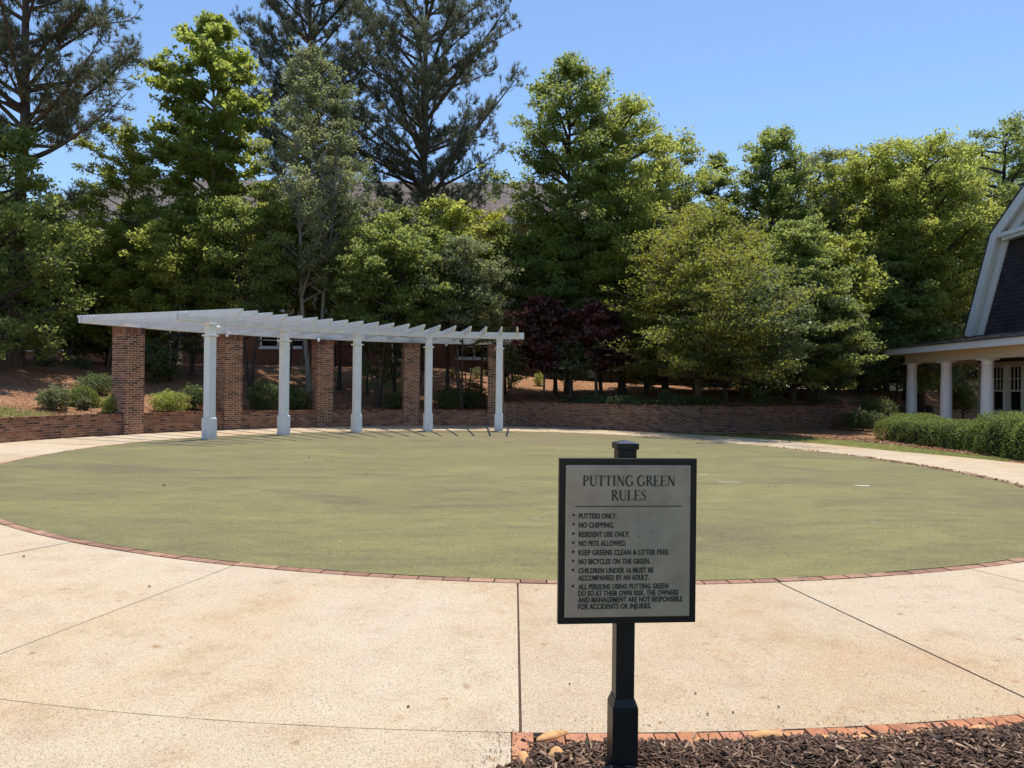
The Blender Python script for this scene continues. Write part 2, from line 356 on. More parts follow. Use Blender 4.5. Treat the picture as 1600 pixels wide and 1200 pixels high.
# ------------------------------------------------------------------ terrace behind the wall (heightfield strip)
def edgeh(t): return interp(t, [(-130, .56), (-3.4, .56), (-2.4, .85), (20, .9), (42, .98), (43.6, .95), (44.9, -.02), (90, -.02)])
def rise(t, d):
    s = np.clip(d / 11, 0, 1); s = s * s * (3 - 2 * s) * .5 + s * .5
    return interp(t, [(-130, 1.8), (-10, 1.95), (4, 1.1), (20, .75), (42.5, .55), (45, .06), (60, .05), (90, .05)]) * s
tt = np.concatenate([np.arange(-130, -4, 1.5), np.arange(-4, -2, .5), np.arange(-2, 46, 1.0), np.arange(46, 48.1, .5), np.arange(50, 91, 2)])
dd = np.concatenate([np.arange(0, 14, .5), np.arange(14, 60, 2), [80, 120, 200, 320]])
V = []; G_ = []
grass_spots = [(ground(268, 597, 1.3), 1.5, 1.1), (atdepth(600, 604, 33), 2.1, 1.2), ((-13.6, 19.0, 0), 1.6, 1.6), ((-14.8, 17.4, 0), 1.4, 1.4), (atdepth(500, 600, 34), 1.4, .8)]
for t in tt:
    for d in dd:
        base = rwall(t) if t < 45.4 else interp(t, [(45.4, 20.4), (50, 17), (60, 14.5), (90, 13)])
        r = base + .10 + d
        x, y, _ = pol(t, r)
        z = edgeh(t) + rise(t, d) + (.05 * math.sin(x * 1.3) * math.cos(y * 1.1) if d > .5 else 0)
        V.append((x, y, z))
        G_.append(max(max(0, 1.25 - math.hypot((x - s[0]) / a, (y - s[1]) / b)) for s, a, b in grass_spots) if d < 40 else .8)
nt2, nd2 = len(tt), len(dd)
F = [(i * nd2 + j, i * nd2 + j + 1, (i + 1) * nd2 + j + 1, (i + 1) * nd2 + j) for i in range(nt2 - 1) for j in range(nd2 - 1)]
me = bpy.data.meshes.new('terrace'); me.from_pydata(V, [], [f[::-1] for f in F])
a = me.attributes.new('grass', 'FLOAT', 'POINT'); a.data.foreach_set('value', np.clip(np.array(G_, dtype=np.float32), 0, 1)); me.update()
me.polygons.foreach_set('use_smooth', [True] * len(me.polygons))
tag(link('terrace_bank', me, M['pinestraw']), kind='structure')
def terr(x, y):
    dx, dy = x - CX, y - CY; t = math.degrees(math.atan2(dx, dy)); r = math.hypot(dx, dy)
    if t < -130 or t > 90: return -.06
    base = rwall(t) if t < 45.4 else interp(t, [(45.4, 20.4), (50, 17), (60, 14.5), (90, 13)])
    d = r - base - .10
    return -.02 if d < 0 else edgeh(t) + float(rise(t, d))

# ------------------------------------------------------------------ green, brick ring, slabs
poly = [pol(t, rg(t))[:2] for t in np.arange(-180, 180, 2.0)][::-1]
tag(MB().prism(poly, -.05, .004).build('putting_green', M['turf']), kind='structure')
poly = [pol(t, rout(t) + .02)[:2] for t in np.arange(-180, 180, 2.0)][::-1]
walk = tag(MB().prism(poly, -.058, -.015).build('paving_base', M['joint']), kind='structure')
# brick edging ring, laid end to end
bm = MB().box(-.0985, .0985, 0, .092, -.055, 0.004).mesh('brick', M['brick_edge'])
ring = tag(bpy.data.objects.new('brick_edging', None), 'ring of thin red bricks laid end to end around the putting green', 'edging'); col.objects.link(ring)
th = -180.0; nring = 0
while nring < 290:
    r = rg(th) + .006; step = 360 / 290
    x, y, z = pol(th + step / 2, r)
    tang = Vector(pol(th + step, rg(th + step))) - Vector(pol(th, rg(th)))
    o = link('brick', bm, parent=ring, loc=(x, y, random.uniform(-.003, .004)), rotz=math.atan2(tang.y, tang.x) + random.uniform(-.008, .008)); th += step; nring += 1
# slabs
joints = [-179.85, -165.1, -152.6, -140, -127.5, -115, -102.5, -90, -77.5, -65, -52.5, -41, -29, -17, -5, 7, 19, 31, 43, 55, 67, 79, 91, 104, 117, 130, 143, 156.4, 167.7, 180.15]
GAP = .0065
for i in range(len(joints) - 1):
    a, b = joints[i], joints[i + 1]
    n = max(4, int((b - a) / 1.5)); ts = np.linspace(a, b, n)
    inner = []; outer = []
    for k, t in enumerate(ts):
        ri, ro = rg(t) + .108, rout(t)
        gi = math.degrees(GAP / ri) * (1 if k == 0 else -1 if k == n - 1 else 0); go = math.degrees(GAP / ro) * (1 if k == 0 else -1 if k == n - 1 else 0)
        inner.append(pol(t + gi, ri)[:2]); outer.append(pol(t + go, ro)[:2])
    o = MB().prism((inner + outer[::-1])[::-1], -.05, random.uniform(-.002, .001)).build('concrete_slab', M['concrete'], walk, bevel=.0012)
# approach walk where the photographer stands (left of the planting bed), slabs outside the ring
wk = tag(MB().box(-5.6, .02, -7, 3.2, -.0585, -.0105).build('approach_walk_base', M['joint']), kind='structure')
def arcy(x, r=12.0412):
    return CY - math.sqrt(r * r - (x - CX) ** 2)
for (xa, xb) in ((-5.5, -2.76), (-2.75, .012)):
    for (ya, yb) in ((None, 1.0), (.99, -1.6), (-1.61, -4.2), (-4.21, -6.9)):
        xs = np.linspace(xa, xb, 9)
        top = [(x, arcy(x) - .0002) for x in xs] if ya is None else [(xa, ya), (xb, ya)]
        polyg = top + [(xb, yb + .005), (xa, yb + .005)]
        MB().prism(polyg[::-1], -.05, -.001 + random.uniform(-.001, .001)).build('concrete_slab', M['concrete'], wk)

def arcy(x, r=12.0412):
    return CY - math.sqrt(r * r - (x - CX) ** 2)
# ------------------------------------------------------------------ planting bed with mulch, border bricks, stones
bb = MB().box(-.046, .046, -.20, 0, -.05, .004).mesh('brick', M['brick_bed'])
border = tag(bpy.data.objects.new('bed_border', None), 'border of orange bricks laid side by side along the mulch bed in front', 'border'); col.objects.link(border)
t = 179.7
while t > 150:
    st = math.degrees(.100 / 12.06); x, y, z = pol(t - st / 2, 12.055)
    link('brick', bb, parent=border, loc=(x, y, random.uniform(-.004, .005)), rotz=-R(t - st / 2) + math.pi + random.uniform(-.02, .02)); t -= st
for k in range(12):
    link('brick', bb, parent=border, loc=(.066, arcy(.06) - .006 - .206 * k, random.uniform(-.004, .004)), rotz=random.uniform(-.03, .03))
def mz(x, y):
    d = min(x - .14 + .5 * max(0, 3.1 - y), (arcy(x) - .13) - y)          # distance inside the border
    return -.03 + .105 * (1 - math.exp(-max(0, d + .05) / .16)) + .012 * math.sin(9 * x) * math.cos(7 * y)
xs = np.arange(.02, 5.0, .08); ys = np.arange(-1.0, 3.4, .08)
V = []; F = []
for i, x in enumerate(xs):
    for j, y in enumerate(ys):
        yy = min(y, arcy(x) - .06); V.append((x, yy, mz(x, yy)))
for i in range(len(xs) - 1):
    for j in range(len(ys) - 1):
        A = i * len(ys) + j; F.append((A, A + len(ys), A + len(ys) + 1, A + 1))
me = bpy.data.meshes.new('mulch_bed'); me.from_pydata(V, [], F); me.update()
tag(link('planting_bed', me, M['mulchbase']), kind='structure')
nC = 21000
cx_ = np.concatenate([rng.uniform(-.04, 2.9, nC * 4 // 5), rng.uniform(.0, 4.6, nC // 5)]); cy_ = np.concatenate([rng.uniform(2.45, 3.42, nC * 4 // 5), rng.uniform(.8, 3.4, nC // 5)])
keep = [(arcy(x) - .07 - abs(random.gauss(0, .045)) > y) and (x > .13 - .55 * max(0, 3.08 - y) + random.gauss(0, .035)) for x, y in zip(cx_, cy_)]
cx_ = cx_[keep]; cy_ = cy_[keep]; n = len(cx_)
cz_ = np.array([mz(x, y) for x, y in zip(cx_, cy_)]) + rng.uniform(0, .022, n)
ln = rng.gamma(2.2, .015, n) + .008; ln = np.minimum(ln, .085); wd = rng.gamma(2.2, .0015, n) + .0008; thk = rng.uniform(.0015, .004, n)
yaw = rng.uniform(0, 6.283, n); pit = rng.normal(0, .28, n)
d = np.stack([np.cos(yaw) * np.cos(pit), np.sin(yaw) * np.cos(pit), np.sin(pit)], 1)
s_ = np.stack([-np.sin(yaw), np.cos(yaw), rng.normal(0, .35, n)], 1); s_ /= np.linalg.norm(s_, axis=1)[:, None]
u_ = np.cross(d, s_); cz_ = np.maximum(cz_, .006); c0 = np.stack([cx_, cy_, cz_], 1)
crn = []
for sz in (-1, 1):
    for sa, sb in ((-1, -1), (1, -1), (1, 1), (-1, 1)):
        tp = .45 if sa > 0 else 1
        crn.append(c0 + d * (sa * ln / 2)[:, None] + s_ * (sb * wd * tp)[:, None] + u_ * (sz * thk)[:, None])
V = np.stack(crn, 1).reshape(-1, 3)
fc = np.array([(0, 3, 2, 1), (4, 5, 6, 7), (0, 1, 5, 4), (1, 2, 6, 5), (2, 3, 7, 6), (3, 0, 4, 7)])
F = (np.arange(n)[:, None, None] * 8 + fc[None]).reshape(-1, 4)
tag(link('wood_mulch', npmesh('wood_mulch', V, F, M['chip'], np.repeat(rng.random(n), 6))), 'shredded dark brown wood mulch heaped in the front bed', 'mulch', kind='stuff')
def blob(r3, seed):
    rr = random.Random(seed); import bmesh
    bm_ = bmesh.new(); bmesh.ops.create_icosphere(bm_, subdivisions=3, radius=1)
    ph = [rr.uniform(0, 6) for _ in range(6)]
    for v in bm_.verts:
        k = 1 + .10 * math.sin(2.1 * v.co.x + ph[0]) * math.cos(1.7 * v.co.y + ph[1]) + .07 * math.sin(3.3 * v.co.z + ph[2] + v.co.x * 2)
        v.co = Vector((v.co.x * r3[0], v.co.y * r3[1], v.co.z * r3[2])) * k
    me = bpy.data.meshes.new('stone'); bm_.to_mesh(me); bm_.free()
    me.polygons.foreach_set('use_smooth', [True] * len(me.polygons)); me.materials.append(M['stone']); return me
stones = [((820, 1184), (.022, .075, .030), .15, 'long orange stone on edge at the left end of the mulch bed'),
          ((868, 1196), (.034, .036, .034), 0, 'round orange stone half sunk in mulch, left of the sign post'),
          ((860, 1146), (.085, .026, .022), .55, 'slanting orange stone at the inner corner of the brick border'),
          ((1078, 1169), (.028, .017, .012), 0, 'small tan stone lying on the mulch just right of the sign post'),
          ((1090, 1152), (.022, .015, .014), .4, 'small red-brown stone on the mulch below the border bricks'),
          ((1198, 1144), (.075, .030, .022), 0, 'wide flat orange stone lying on the border bricks right of the post'),
          ((1285, 1148), (.045, .024, .014), .1, 'thin orange stone bedded between bricks and mulch in the middle of the border'),
          ((1352, 1147), (.06, .022, .012), -.05, 'flat orange stone half under mulch between the middle and right end of the border'),
          ((1440, 1146), (.085, .026, .013), .1, 'longest flat orange stone along the border toward the right'),
          ((1532, 1134), (.055, .028, .02), .15, 'dark-ended orange stone nearest the right end of the border')]
for i, ((px, py), r3, rz, lab) in enumerate(stones):
    g = ground(px, py, .02); o = link('river_stone', blob(r3, i), loc=(g[0], g[1], max(mz(g[0], g[1]), .0) + .006), rotz=rz)
    tag(o, lab, 'stone', 'orange stones edging the mulch bed')

# ------------------------------------------------------------------ brick walls and pillars
BL, BH, GP = .194, .0555, .0125
bf = MB().box(-BL / 2, BL / 2, -.003, .045, 0, BH).mesh('brick', M['brick_red'])
bh = MB().box(-.0445, .0445, -.003, .045, 0, BH).mesh('half_brick', M['brick_red'])
bs = MB().box(-.029, .029, -.016, .045, 0, .197).mesh('soldier_brick', M['brick_red'])
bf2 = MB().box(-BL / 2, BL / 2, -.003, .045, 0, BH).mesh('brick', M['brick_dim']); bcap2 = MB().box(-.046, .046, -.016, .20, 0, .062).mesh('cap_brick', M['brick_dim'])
bcap = MB().box(-.046, .046, -.016, .20, 0, .062).mesh('cap_brick', M['brick_red'])
def lay(items, parent, limit=300):
    """items: (mesh, Matrix local to parent, priority); nearest ones become parts, the rest one joined part"""
    items = sorted(items, key=lambda q: q[2])
    for me, Mx, _ in items[:limit]:
        o = link('brick', me, parent=parent); o.matrix_local = Mx
    rest = items[limit:]
    if rest:
        mb = MB(); mat = rest[0][0].materials[0]
        for me, Mx, _ in rest:
            vs = [v.co for v in me.vertices]; n = len(mb.v)
            mb.v += [tuple(Mx @ v) for v in vs]; mb.f += [tuple(n + k for k in p.vertices) for p in me.polygons]
        tag(mb.build('distant_brickwork', mat, parent), kind='stuff')
def face_matrix(x, y, z, out):
    # brick local -Y faces outwards
    o = Vector(out).normalized(); return Matrix.Translation((x, y, z)) @ Matrix.Rotation(math.atan2(o.y, o.x) + R(90), 4, 'Z')
def wall(name, label, path, h, seed, thick=.30, limit=300, bf=bf, bcap=bcap):
    """path: list of (x,y) front face, left to right as seen from the green"""
    rr = random.Random(seed)
    P = [Vector((x, y, 0)) for x, y in path]
    seg = [(P[i + 1] - P[i]).length for i in range(len(P) - 1)]; tot = sum(seg); cum = np.concatenate([[0], np.cumsum(seg)])
    def at(s):
        s = min(max(s, 0), tot - 1e-6); i = int(np.searchsorted(cum, s, 'right') - 1); i = min(i, len(seg) - 1)
        tdir = (P[i + 1] - P[i]).normalized(); return P[i] + tdir * (s - cum[i]), Vector((tdir.y, -tdir.x, 0))
    mid = P[len(P) // 2]
    root = empty(name, (0, 0, 0), label, 'wall')
    # mortar core
    mb = MB(); n = len(P); H = h - .062
    outs = []
    for i in range(n):
        td = ((P[min(i + 1, n - 1)] - P[max(i - 1, 0)])).normalized(); outs.append(Vector((-td.y, td.x, 0)))
    for i in range(n):
        a = P[i]; b = P[i] + outs[i] * thick
        mb.v += [(a.x, a.y, -.2), (a.x, a.y, H), (b.x, b.y, H), (b.x, b.y, -.2)]
    for i in range(n - 1):
        for k in range(4): mb.f.append((4 * i + k, 4 * i + (k + 1) % 4, 4 * i + 4 + (k + 1) % 4, 4 * i + 4 + k))
    mb.f += [(3, 2, 1, 0), (4 * n - 4, 4 * n - 3, 4 * n - 2, 4 * n - 1)]
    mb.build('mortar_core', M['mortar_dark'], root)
    items = []
    nc = int(round(H / (BH + GP)))
    ch = H / nc
    for c in range(nc):
        s = (BL + GP) * (.5 if c % 2 else 0) + .1
        while s < tot - .1:
            p, o = at(s)
            items.append((bf, face_matrix(p.x, p.y, c * ch + .004, o) , p.length + .3 * (nc - c) * .01)); s += BL + GP
    s = .05
    while s < tot - .05:
        p, o = at(s)
        items.append((bcap, face_matrix(p.x, p.y, H + .002 + rr.uniform(-.001, .002), o), p.length)); s += .1015
    lay(items, root, limit)
    return root
angs = [-130 + 2.2 * i for i in range(58)]
wall('brick_retaining_wall', 'low curved red brick retaining wall running under the brick pillars behind the pergola', [pol(a, rwall(a))[:2] for a in np.linspace(-112, -2.3, 60)], .62, 1)
pw = [pol(a, rwall(a))[:2] for a in np.linspace(-1.9, 26, 16)] + [pol(28, 10.92)[:2], pol(30.3, 11.2)[:2]] + [(6.6, 25.0), (8.1, 25.6), (10, 26.7), (12, 27.95), (14.5, 29.5)]
wall('brick_retaining_wall', 'taller shade-darkened brick retaining wall curving away right of the pergola into shade', pw, .95, 2, bf=bf2, bcap=bcap2)
PILLAR_LAB = ['nearest and widest brick pillar, behind the left end of the pergola', 'brick pillar right behind the first white column of the pergola', 'middle brick pillar, between the second and third white columns',
              'brick pillar just left of the fourth white column', 'farthest brick pillar, half hidden behind the last white column']
PH = 3.20; PW = .31
for i in range(5):
    deg = math.degrees(A0 + DA * i); x, y, _ = pol(deg, RP + .26)
    root = empty('brick_pillar', (x, y, 0), PILLAR_LAB[i], 'pillar', 'brick pillars of the pergola', rotz=-R(deg) )
    # local frame: +Y radial outwards, -Y towards the green
    MB().box(-PW, PW, -PW, PW, 0, PH - .004).build('mortar_core', M['mortar'], root)
    items = []
    pitch = (2 * PW + .012) / 3
    campos = Vector((0, 0)) - Vector((x, y)); rot = Matrix.Rotation(R(deg), 2); cl = rot @ campos; cl.normalize()
    for fi in range(4):
        ang = fi * R(90); out = Vector((math.sin(ang), -math.cos(ang))); side = Vector((math.cos(ang), math.sin(ang)))
        vis = -(out.x * cl.x + out.y * cl.y)
        nco = 44
        for c in range(nco):
            z = c * (3.0 / nco) + .005
            xs = [(-pitch, bf), (0, bf), (pitch, bf)] if (c + fi) % 2 == 0 else [(-1.27 * pitch, bh), (-.5 * pitch, bf), (.5 * pitch, bf), (1.27 * pitch, bh)]
            for (sx, me) in xs:
                p = out * PW + side * sx
                items.append((me, face_matrix(p.x, p.y, z, (out.x, out.y, 0)), vis * 10 + c * .01))
        for k in range(9):
            p = out * PW + side * ((k - 4) * .0685)
            items.append((bs, face_matrix(p.x, p.y, 3.001, (out.x, out.y, 0)), vis * 10))
    lay(items, root)

# ------------------------------------------------------------------ pergola
perg = empty('white_pergola', pol(-32, RC), 'curved white timber pergola with slatted roof on the far side of the green', 'pergola')
def PL(o):
    o.matrix_parent_inverse = Matrix.Translation(perg.location).inverted(); return o
BB0, BB1 = 3.21, 3.425
def arcbeam(mb, r0, r1, a0, a1, z0, z1, n=26):
    base = len(mb.v)
    for t in np.linspace(a0, a1, n):
        mb.v += [pol(t, r0, z0), pol(t, r1, z0), pol(t, r1, z1), pol(t, r0, z1)]
    for i in range(n - 1):
        A = base + 4 * i
        for k in range(4): mb.f.append((A + k, A + (k + 1) % 4, A + 4 + (k + 1) % 4, A + 4 + k))
    mb.f += [(base, base + 3, base + 2, base + 1), (base + 4 * n - 4, base + 4 * n - 3, base + 4 * n - 2, base + 4 * n - 1)]
# beams: segments butt at the columns, two boards each
cols = [math.degrees(A0 + DA * i) for i in range(5)]
for (rm, ends) in ((RC, (-68.6, 1.9)), (RP + .20, (-68.8, 1.6))):
    cuts = [ends[0]] + cols + [ends[1]]; cuts = [cuts[0]] + cols[1:4] + [cuts[-1]]
    for off in (-.10, .055):
        for a, b in zip(cuts[:-1], cuts[1:]):
            mb = MB(); arcbeam(mb, rm + off, rm + off + .05, a + .02, b - .02, BB0, BB1, 14); PL(mb.build('beam', M['white'], perg, bevel=.004))
for k in range(19):
    t = -67.2 + 67.7 / 18 * k
    a = R(t); Mx = Matrix.Translation((CX, CY, 0)) @ Matrix.Rotation(-a, 4, 'Z')
    r0, r1, z0, z1, th2 = 7.58, 13.75, BB1 - .125, BB1 + .045, .026
    prof = [(r0, z1), (r0 + .01, z1 - .07), (r0 + .22, z0), (r1 - .35, z0), (r1 - .02, z1 - .06), (r1, z1)]
    mb = MB(); m_ = len(prof)
    mb.v = [tuple(Mx @ Vector((-th2, r, z))) for r, z in prof] + [tuple(Mx @ Vector((th2, r, z))) for r, z in prof]
    mb.f = [tuple(range(m_)), tuple(range(2 * m_ - 1, m_ - 1, -1))] + [(i, m_ + i, m_ + (i + 1) % m_, (i + 1) % m_) for i in range(m_)]
    PL(mb.build('rafter', M['white'], perg, bevel=.004))
for i, t in enumerate(cols):
    x, y, _ = pol(t, RC); c = bpy.data.objects.new('column', None); col.objects.link(c); c.parent = perg
    c.matrix_parent_inverse = Matrix.Translation(perg.location).inverted(); c.location = (x, y, 0); c.rotation_euler = (0, 0, -R(t))
    if i == 0:
        q = [(-.143, .143, 0, .56), (-.148, .148, 0, .05)]
        m1 = MB(); m1.box(-.142, .142, -.142, .142, 0.003, .575); m1.hexa([(-.142, -.142, .577), (.142, -.142, .577), (.142, .142, .577), (-.142, .142, .577), (-.118, -.118, .60), (.118, -.118, .60), (.118, .118, .60), (-.118, .118, .60)])
        m1 = m1.mesh('column_base', M['white']); m2 = MB().box(-.113, .113, -.113, .113, .602, 2.845).mesh('shaft', M['white'])
        m3 = MB().box(-.158, .158, -.158, .158, 2.847, 2.895).mesh('collar', M['white'])
        m4 = MB().box(-.105, .105, -.105, .105, 2.897, 3.15); m4.box(-.125, .125, -.125, .125, 3.152, 3.207); m4 = m4.mesh('capital', M['white'])
    for nm, me in (('plinth', m1), ('shaft', m2), ('collar', m3), ('capital', m4)):
        o = link(nm, me, parent=c); b = o.modifiers.new('bevel', 'BEVEL'); b.width = .006; b.segments = 2
# small round lamps fixed under the rear beam
for k, (t, lab) in enumerate([(-58, 'small white globe lamp under the pergola beam near its left end'), (-48.5, 'small white globe lamp under the beam by the second column'), (-33.8, 'small white globe lamp under the beam by the middle column'), (-12, 'small white globe lamp under the beam near the last column')]):
    x, y, z = pol(t, RP - .05 if k else RC + .6, 3.17)
    root = empty('globe_lamp', (x, y, z), lab, 'lamp', 'small lamps under the pergola')
    mb = MB(); mb.lathe([(.006, -.07), (.04, -.06), (.058, -.025), (.058, .0), (.04, .035), (.022, .05)], 14); mb.build('bulb_cover', M['white_trim'], root, smooth=True)
    MB().tube([(0, 0, .045), (0, .04, .09), (0, .16, .11)], .012, 6).build('bracket', M['white'], root)

# ------------------------------------------------------------------ sign
SD = 2.75
Pc = atdepth(980.5, 845, SD)
sign = empty('rules_sign', (Pc[0] - .004, SD + .07, 0), 'black framed grey notice board reading putting green rules on a black post', 'sign', rotz=R(4.6))
W_, H_ = .541, .637; zc = Pc[2] + .0
fw = .0245
def rimf(name, w, h, t, mat, y0, y1, parent):
    mb = MB(); o = [(-w / 2, -h / 2), (w / 2, -h / 2), (w / 2, h / 2), (-w / 2, h / 2)]; i = [(-w / 2 + t, -h / 2 + t), (w / 2 - t, -h / 2 + t), (w / 2 - t, h / 2 - t), (-w / 2 + t, h / 2 - t)]
    for k in range(4):
        a, b = o[k], o[(k + 1) % 4]; c, d = i[(k + 1) % 4], i[k]
        mb.hexa([(a[0], y0, zc + a[1]), (b[0], y0, zc + b[1]), (b[0], y1, zc + b[1]), (a[0], y1, zc + a[1]), (d[0], y0, zc + d[1]), (c[0], y0, zc + c[1]), (c[0], y1, zc + c[1]), (d[0], y1, zc + d[1])])
    return mb.build(name, mat, parent, bevel=.0015)
Y0 = -.07
rimf('frame', W_, H_, fw, M['black_metal'], Y0, Y0 + .028, sign)
MB().box(-W_ / 2 + .004, W_ / 2 - .004, Y0 + .0285, Y0 + .034, zc - H_ / 2 + .004, zc + H_ / 2 - .004).build('back_plate', M['black_metal'], sign)
pw_, ph_ = W_ - 2 * fw - .001, H_ - 2 * fw - .001
panel = MB().box(-pw_ / 2, pw_ / 2, Y0 - .004, Y0 + .0283, -ph_ / 2, ph_ / 2).build('panel', M['pewter'], sign, loc=(0, 0, zc), bevel=.004)
YT = Y0 - .0052
def place_text(mb_src, name):
    return None
def sans(txt, x, y, w, cap, name='rule_text'):
    cu = bpy.data.curves.new('t', 'FONT'); cu.body = txt; cu.size = 1; cu.offset = .026; cu.space_character = 1.06; cu.resolution_u = 3
    ob = bpy.data.objects.new('t', cu); col.objects.link(ob)
    dg = bpy.context.evaluated_depsgraph_get(); dg.update(); me = bpy.data.meshes.new_from_object(ob.evaluated_get(dg))
    bpy.data.objects.remove(ob)
    co = np.empty(len(me.vertices) * 3, dtype=np.float32); me.vertices.foreach_get('co', co); co = co.reshape(-1, 3)
    x0, x1 = co[:, 0].min(), co[:, 0].max()
    nv = len(co); fs = [tuple(p.vertices) for p in me.polygons]; me2 = bpy.data.meshes.new(name)
    me2.from_pydata(np.tile(co, (3, 1)).tolist(), [], [tuple(i + k * nv for i in f) for k in range(3) for f in fs]); me = me2; co = np.tile(co, (3, 1))
    out = np.zeros_like(co); out[:, 0] = x + (co[:, 0] - x0) / (x1 - x0) * w; out[:, 2] = y + co[:, 1] / .729 * cap - cap / 2; out[:, 1] = YT; sh = np.repeat([-1, 0, 1], nv); out[:, 0] += sh * .00045; out[:, 1] -= sh * .00006
    me.vertices.foreach_set('co', out.ravel()); me.materials.clear(); me.materials.append(M['ink']); me.update()
    return link(name, me, parent=sign, loc=(0, 0, 0))
# serif capitals drawn as strokes of varying width: (points, widths)
TH, TN = .135, .045
def arc(cx, cy, rx, ry, a0, a1, n=14): return [(cx + rx * math.cos(R(a0 + (a1 - a0) * i / n)), cy + ry * math.sin(R(a0 + (a1 - a0) * i / n))) for i in range(n + 1)]
def bar(x0, y0, x1, y1, w0, w1=None): return ([(x0, y0), (x1, y1)], [w0, w1 or w0])
def sf(cx, y, hw=.13): s = 1 if y < .5 else -1; return bar(cx - hw, y + s * .016, cx + hw, y + s * .016, .032)
def rw(n, a, b, mid): return [a + (b - a) * i / n + mid * math.sin(math.pi * i / n) for i in range(n + 1)]
GL = {
 'P': (.62, [bar(.17, 0, .17, 1, TH), sf(.17, 0, .15), sf(.15, 1, .13), (arc(.26, .74, .27, .245, 90, -90), rw(14, TN, TN, .085)), bar(.17, .985, .28, .985, TN), bar(.17, .495, .28, .495, TN)]),
 'U': (.80, [bar(.18, 1, .18, .32, TH), (arc(.41, .32, .23, .30, 180, 360), [.12 - .075 * i / 14 for i in range(15)]), bar(.64, 1, .64, .32, TN), sf(.18, 1), sf(.64, 1, .11)]),
 'T': (.70, [bar(.34, 0, .34, 1, TH), sf(.34, 0, .15), bar(.03, .975, .65, .975, .05), bar(.035, .99, .035, .78, .03), bar(.645, .99, .645, .78, .03)]),
 'I': (.38, [bar(.18, 0, .18, 1, TH), sf(.18, 0), sf(.18, 1)]),
 'N': (.84, [bar(.15, 0, .15, 1, TN), bar(.16, 1, .68, .02, TH), bar(.68, 0, .68, 1, TN), sf(.15, 0, .11), sf(.10, 1, .1), sf(.68, 1, .11)]),
 'G': (.82, [(arc(.42, .5, .34, .50, 50, 310, 24), rw(24, TN, TN, .095)), bar(.66, .40, .66, .08, TH), sf(.66, .40, .12), bar(.635, .98, .635, .74, .03)]),
 'R': (.72, [bar(.17, 0, .17, 1, TH), sf(.17, 0, .15), sf(.15, 1, .13), (arc(.26, .755, .25, .23, 90, -90), rw(14, TN, TN, .085)), bar(.17, .985, .28, .985, TN), bar(.17, .525, .30, .525, TN), bar(.33, .52, .66, .01, TH, .11), sf(.66, 0, .07)]),
 'E': (.66, [bar(.17, 0, .17, 1, TH), bar(.02, .978, .56, .978, .045), bar(.02, .022, .60, .022, .045), bar(.17, .51, .44, .51, TN), bar(.555, .99, .555, .80, .03), bar(.595, .01, .595, .22, .03), bar(.44, .60, .44, .42, .03)]),
 'L': (.64, [bar(.17, 0, .17, 1, TH), sf(.17, 1, .15), bar(.02, .022, .58, .022, .045), bar(.575, .01, .575, .23, .03)]),
 'S': (.56, [([(.44, .80), (.40, .92), (.27, .98), (.14, .93), (.09, .78), (.15, .64), (.28, .54), (.40, .42), (.46, .26), (.41, .10), (.27, .02), (.13, .07), (.07, .22)], [.04, .045, .05, .07, .09, .12, .135, .125, .09, .07, .05, .045, .04]), bar(.45, .99, .45, .76, .03), bar(.065, .01, .065, .26, .03)]),
 ' ': (.30, [])}
def serif(txt, xc, y, w, cap):
    tw = sum(GL[c][0] for c in txt); k = w / tw; x = xc - w / 2; V = []; F = []; layer = 0
    for c in txt:
        for pts, ws in GL[c][1]:
            layer = (layer + 1) % 8
            n = len(pts); b = len(V)
            for i in range(n):
                p = Vector(pts[i]); tdir = (Vector(pts[min(i + 1, n - 1)]) - Vector(pts[max(i - 1, 0)])).normalized(); nn = Vector((-tdir.y, tdir.x)) * ws[i] / 2
                for s in (1.22, -1.22): V.append((x + (p.x + s * nn.x) * k, YT - layer * .00004, y - cap / 2 + (p.y + s * nn.y) * cap))
            for i in range(n - 1): F.append((b + 2 * i, b + 2 * i + 1, b + 2 * i + 3, b + 2 * i + 2))
        x += GL[c][0] * k
    me = bpy.data.meshes.new('title_lettering'); me.from_pydata(V, [], F); me.update(); return link('title_lettering', me, M['ink'], sign)
def PX(f): return -pw_ / 2 + pw_ * f
def PZ(f): return zc + ph_ / 2 - ph_ * f
serif('PUTTING GREEN', PX(.503), PZ(.103), pw_ * .745, ph_ * .068)
serif('RULES', PX(.500), PZ(.198), pw_ * .285, ph_ * .068)
MB().box(PX(.075), PX(.925), YT - .0002, YT, PZ(.2735), PZ(.2675)).build('rule_line', M['ink'], sign)
rows = [('PUTTERS ONLY.', .333, .300, 1), ('NO CHIPPING.', .392, .278, 1), ('RESIDENT USE ONLY.', .453, .404, 1), ('NO PETS ALLOWED.', .512, .377, 1), ('KEEP GREENS CLEAN & LITTER FREE.', .572, .725, 1),
        ('NO BICYCLES ON THE GREEN.', .631, .573, 1), ('CHILDREN UNDER 16 MUST BE', .690, .599, 1), ('ACCOMPANIED BY AN ADULT.', .738, .562, 0), ('ALL PERSONS USING PUTTING GREEN', .796, .719, 1),
        ('DO SO AT THEIR OWN RISK. THE OWNERS', .839, .800, 0), ('AND MANAGEMENT ARE NOT RESPONSIBLE', .882, .834, 0), ('FOR ACCIDENTS OR INJURIES.', .925, .583, 0)]
def disc(name, x, z, r):
    n = 14; me = bpy.data.meshes.new(name); me.from_pydata([(x + r * math.cos(6.2832 * i / n), YT, z + r * math.sin(6.2832 * i / n)) for i in range(n)], [], [tuple(range(n))]); me.update()
    return link(name, me, M['ink'], sign)
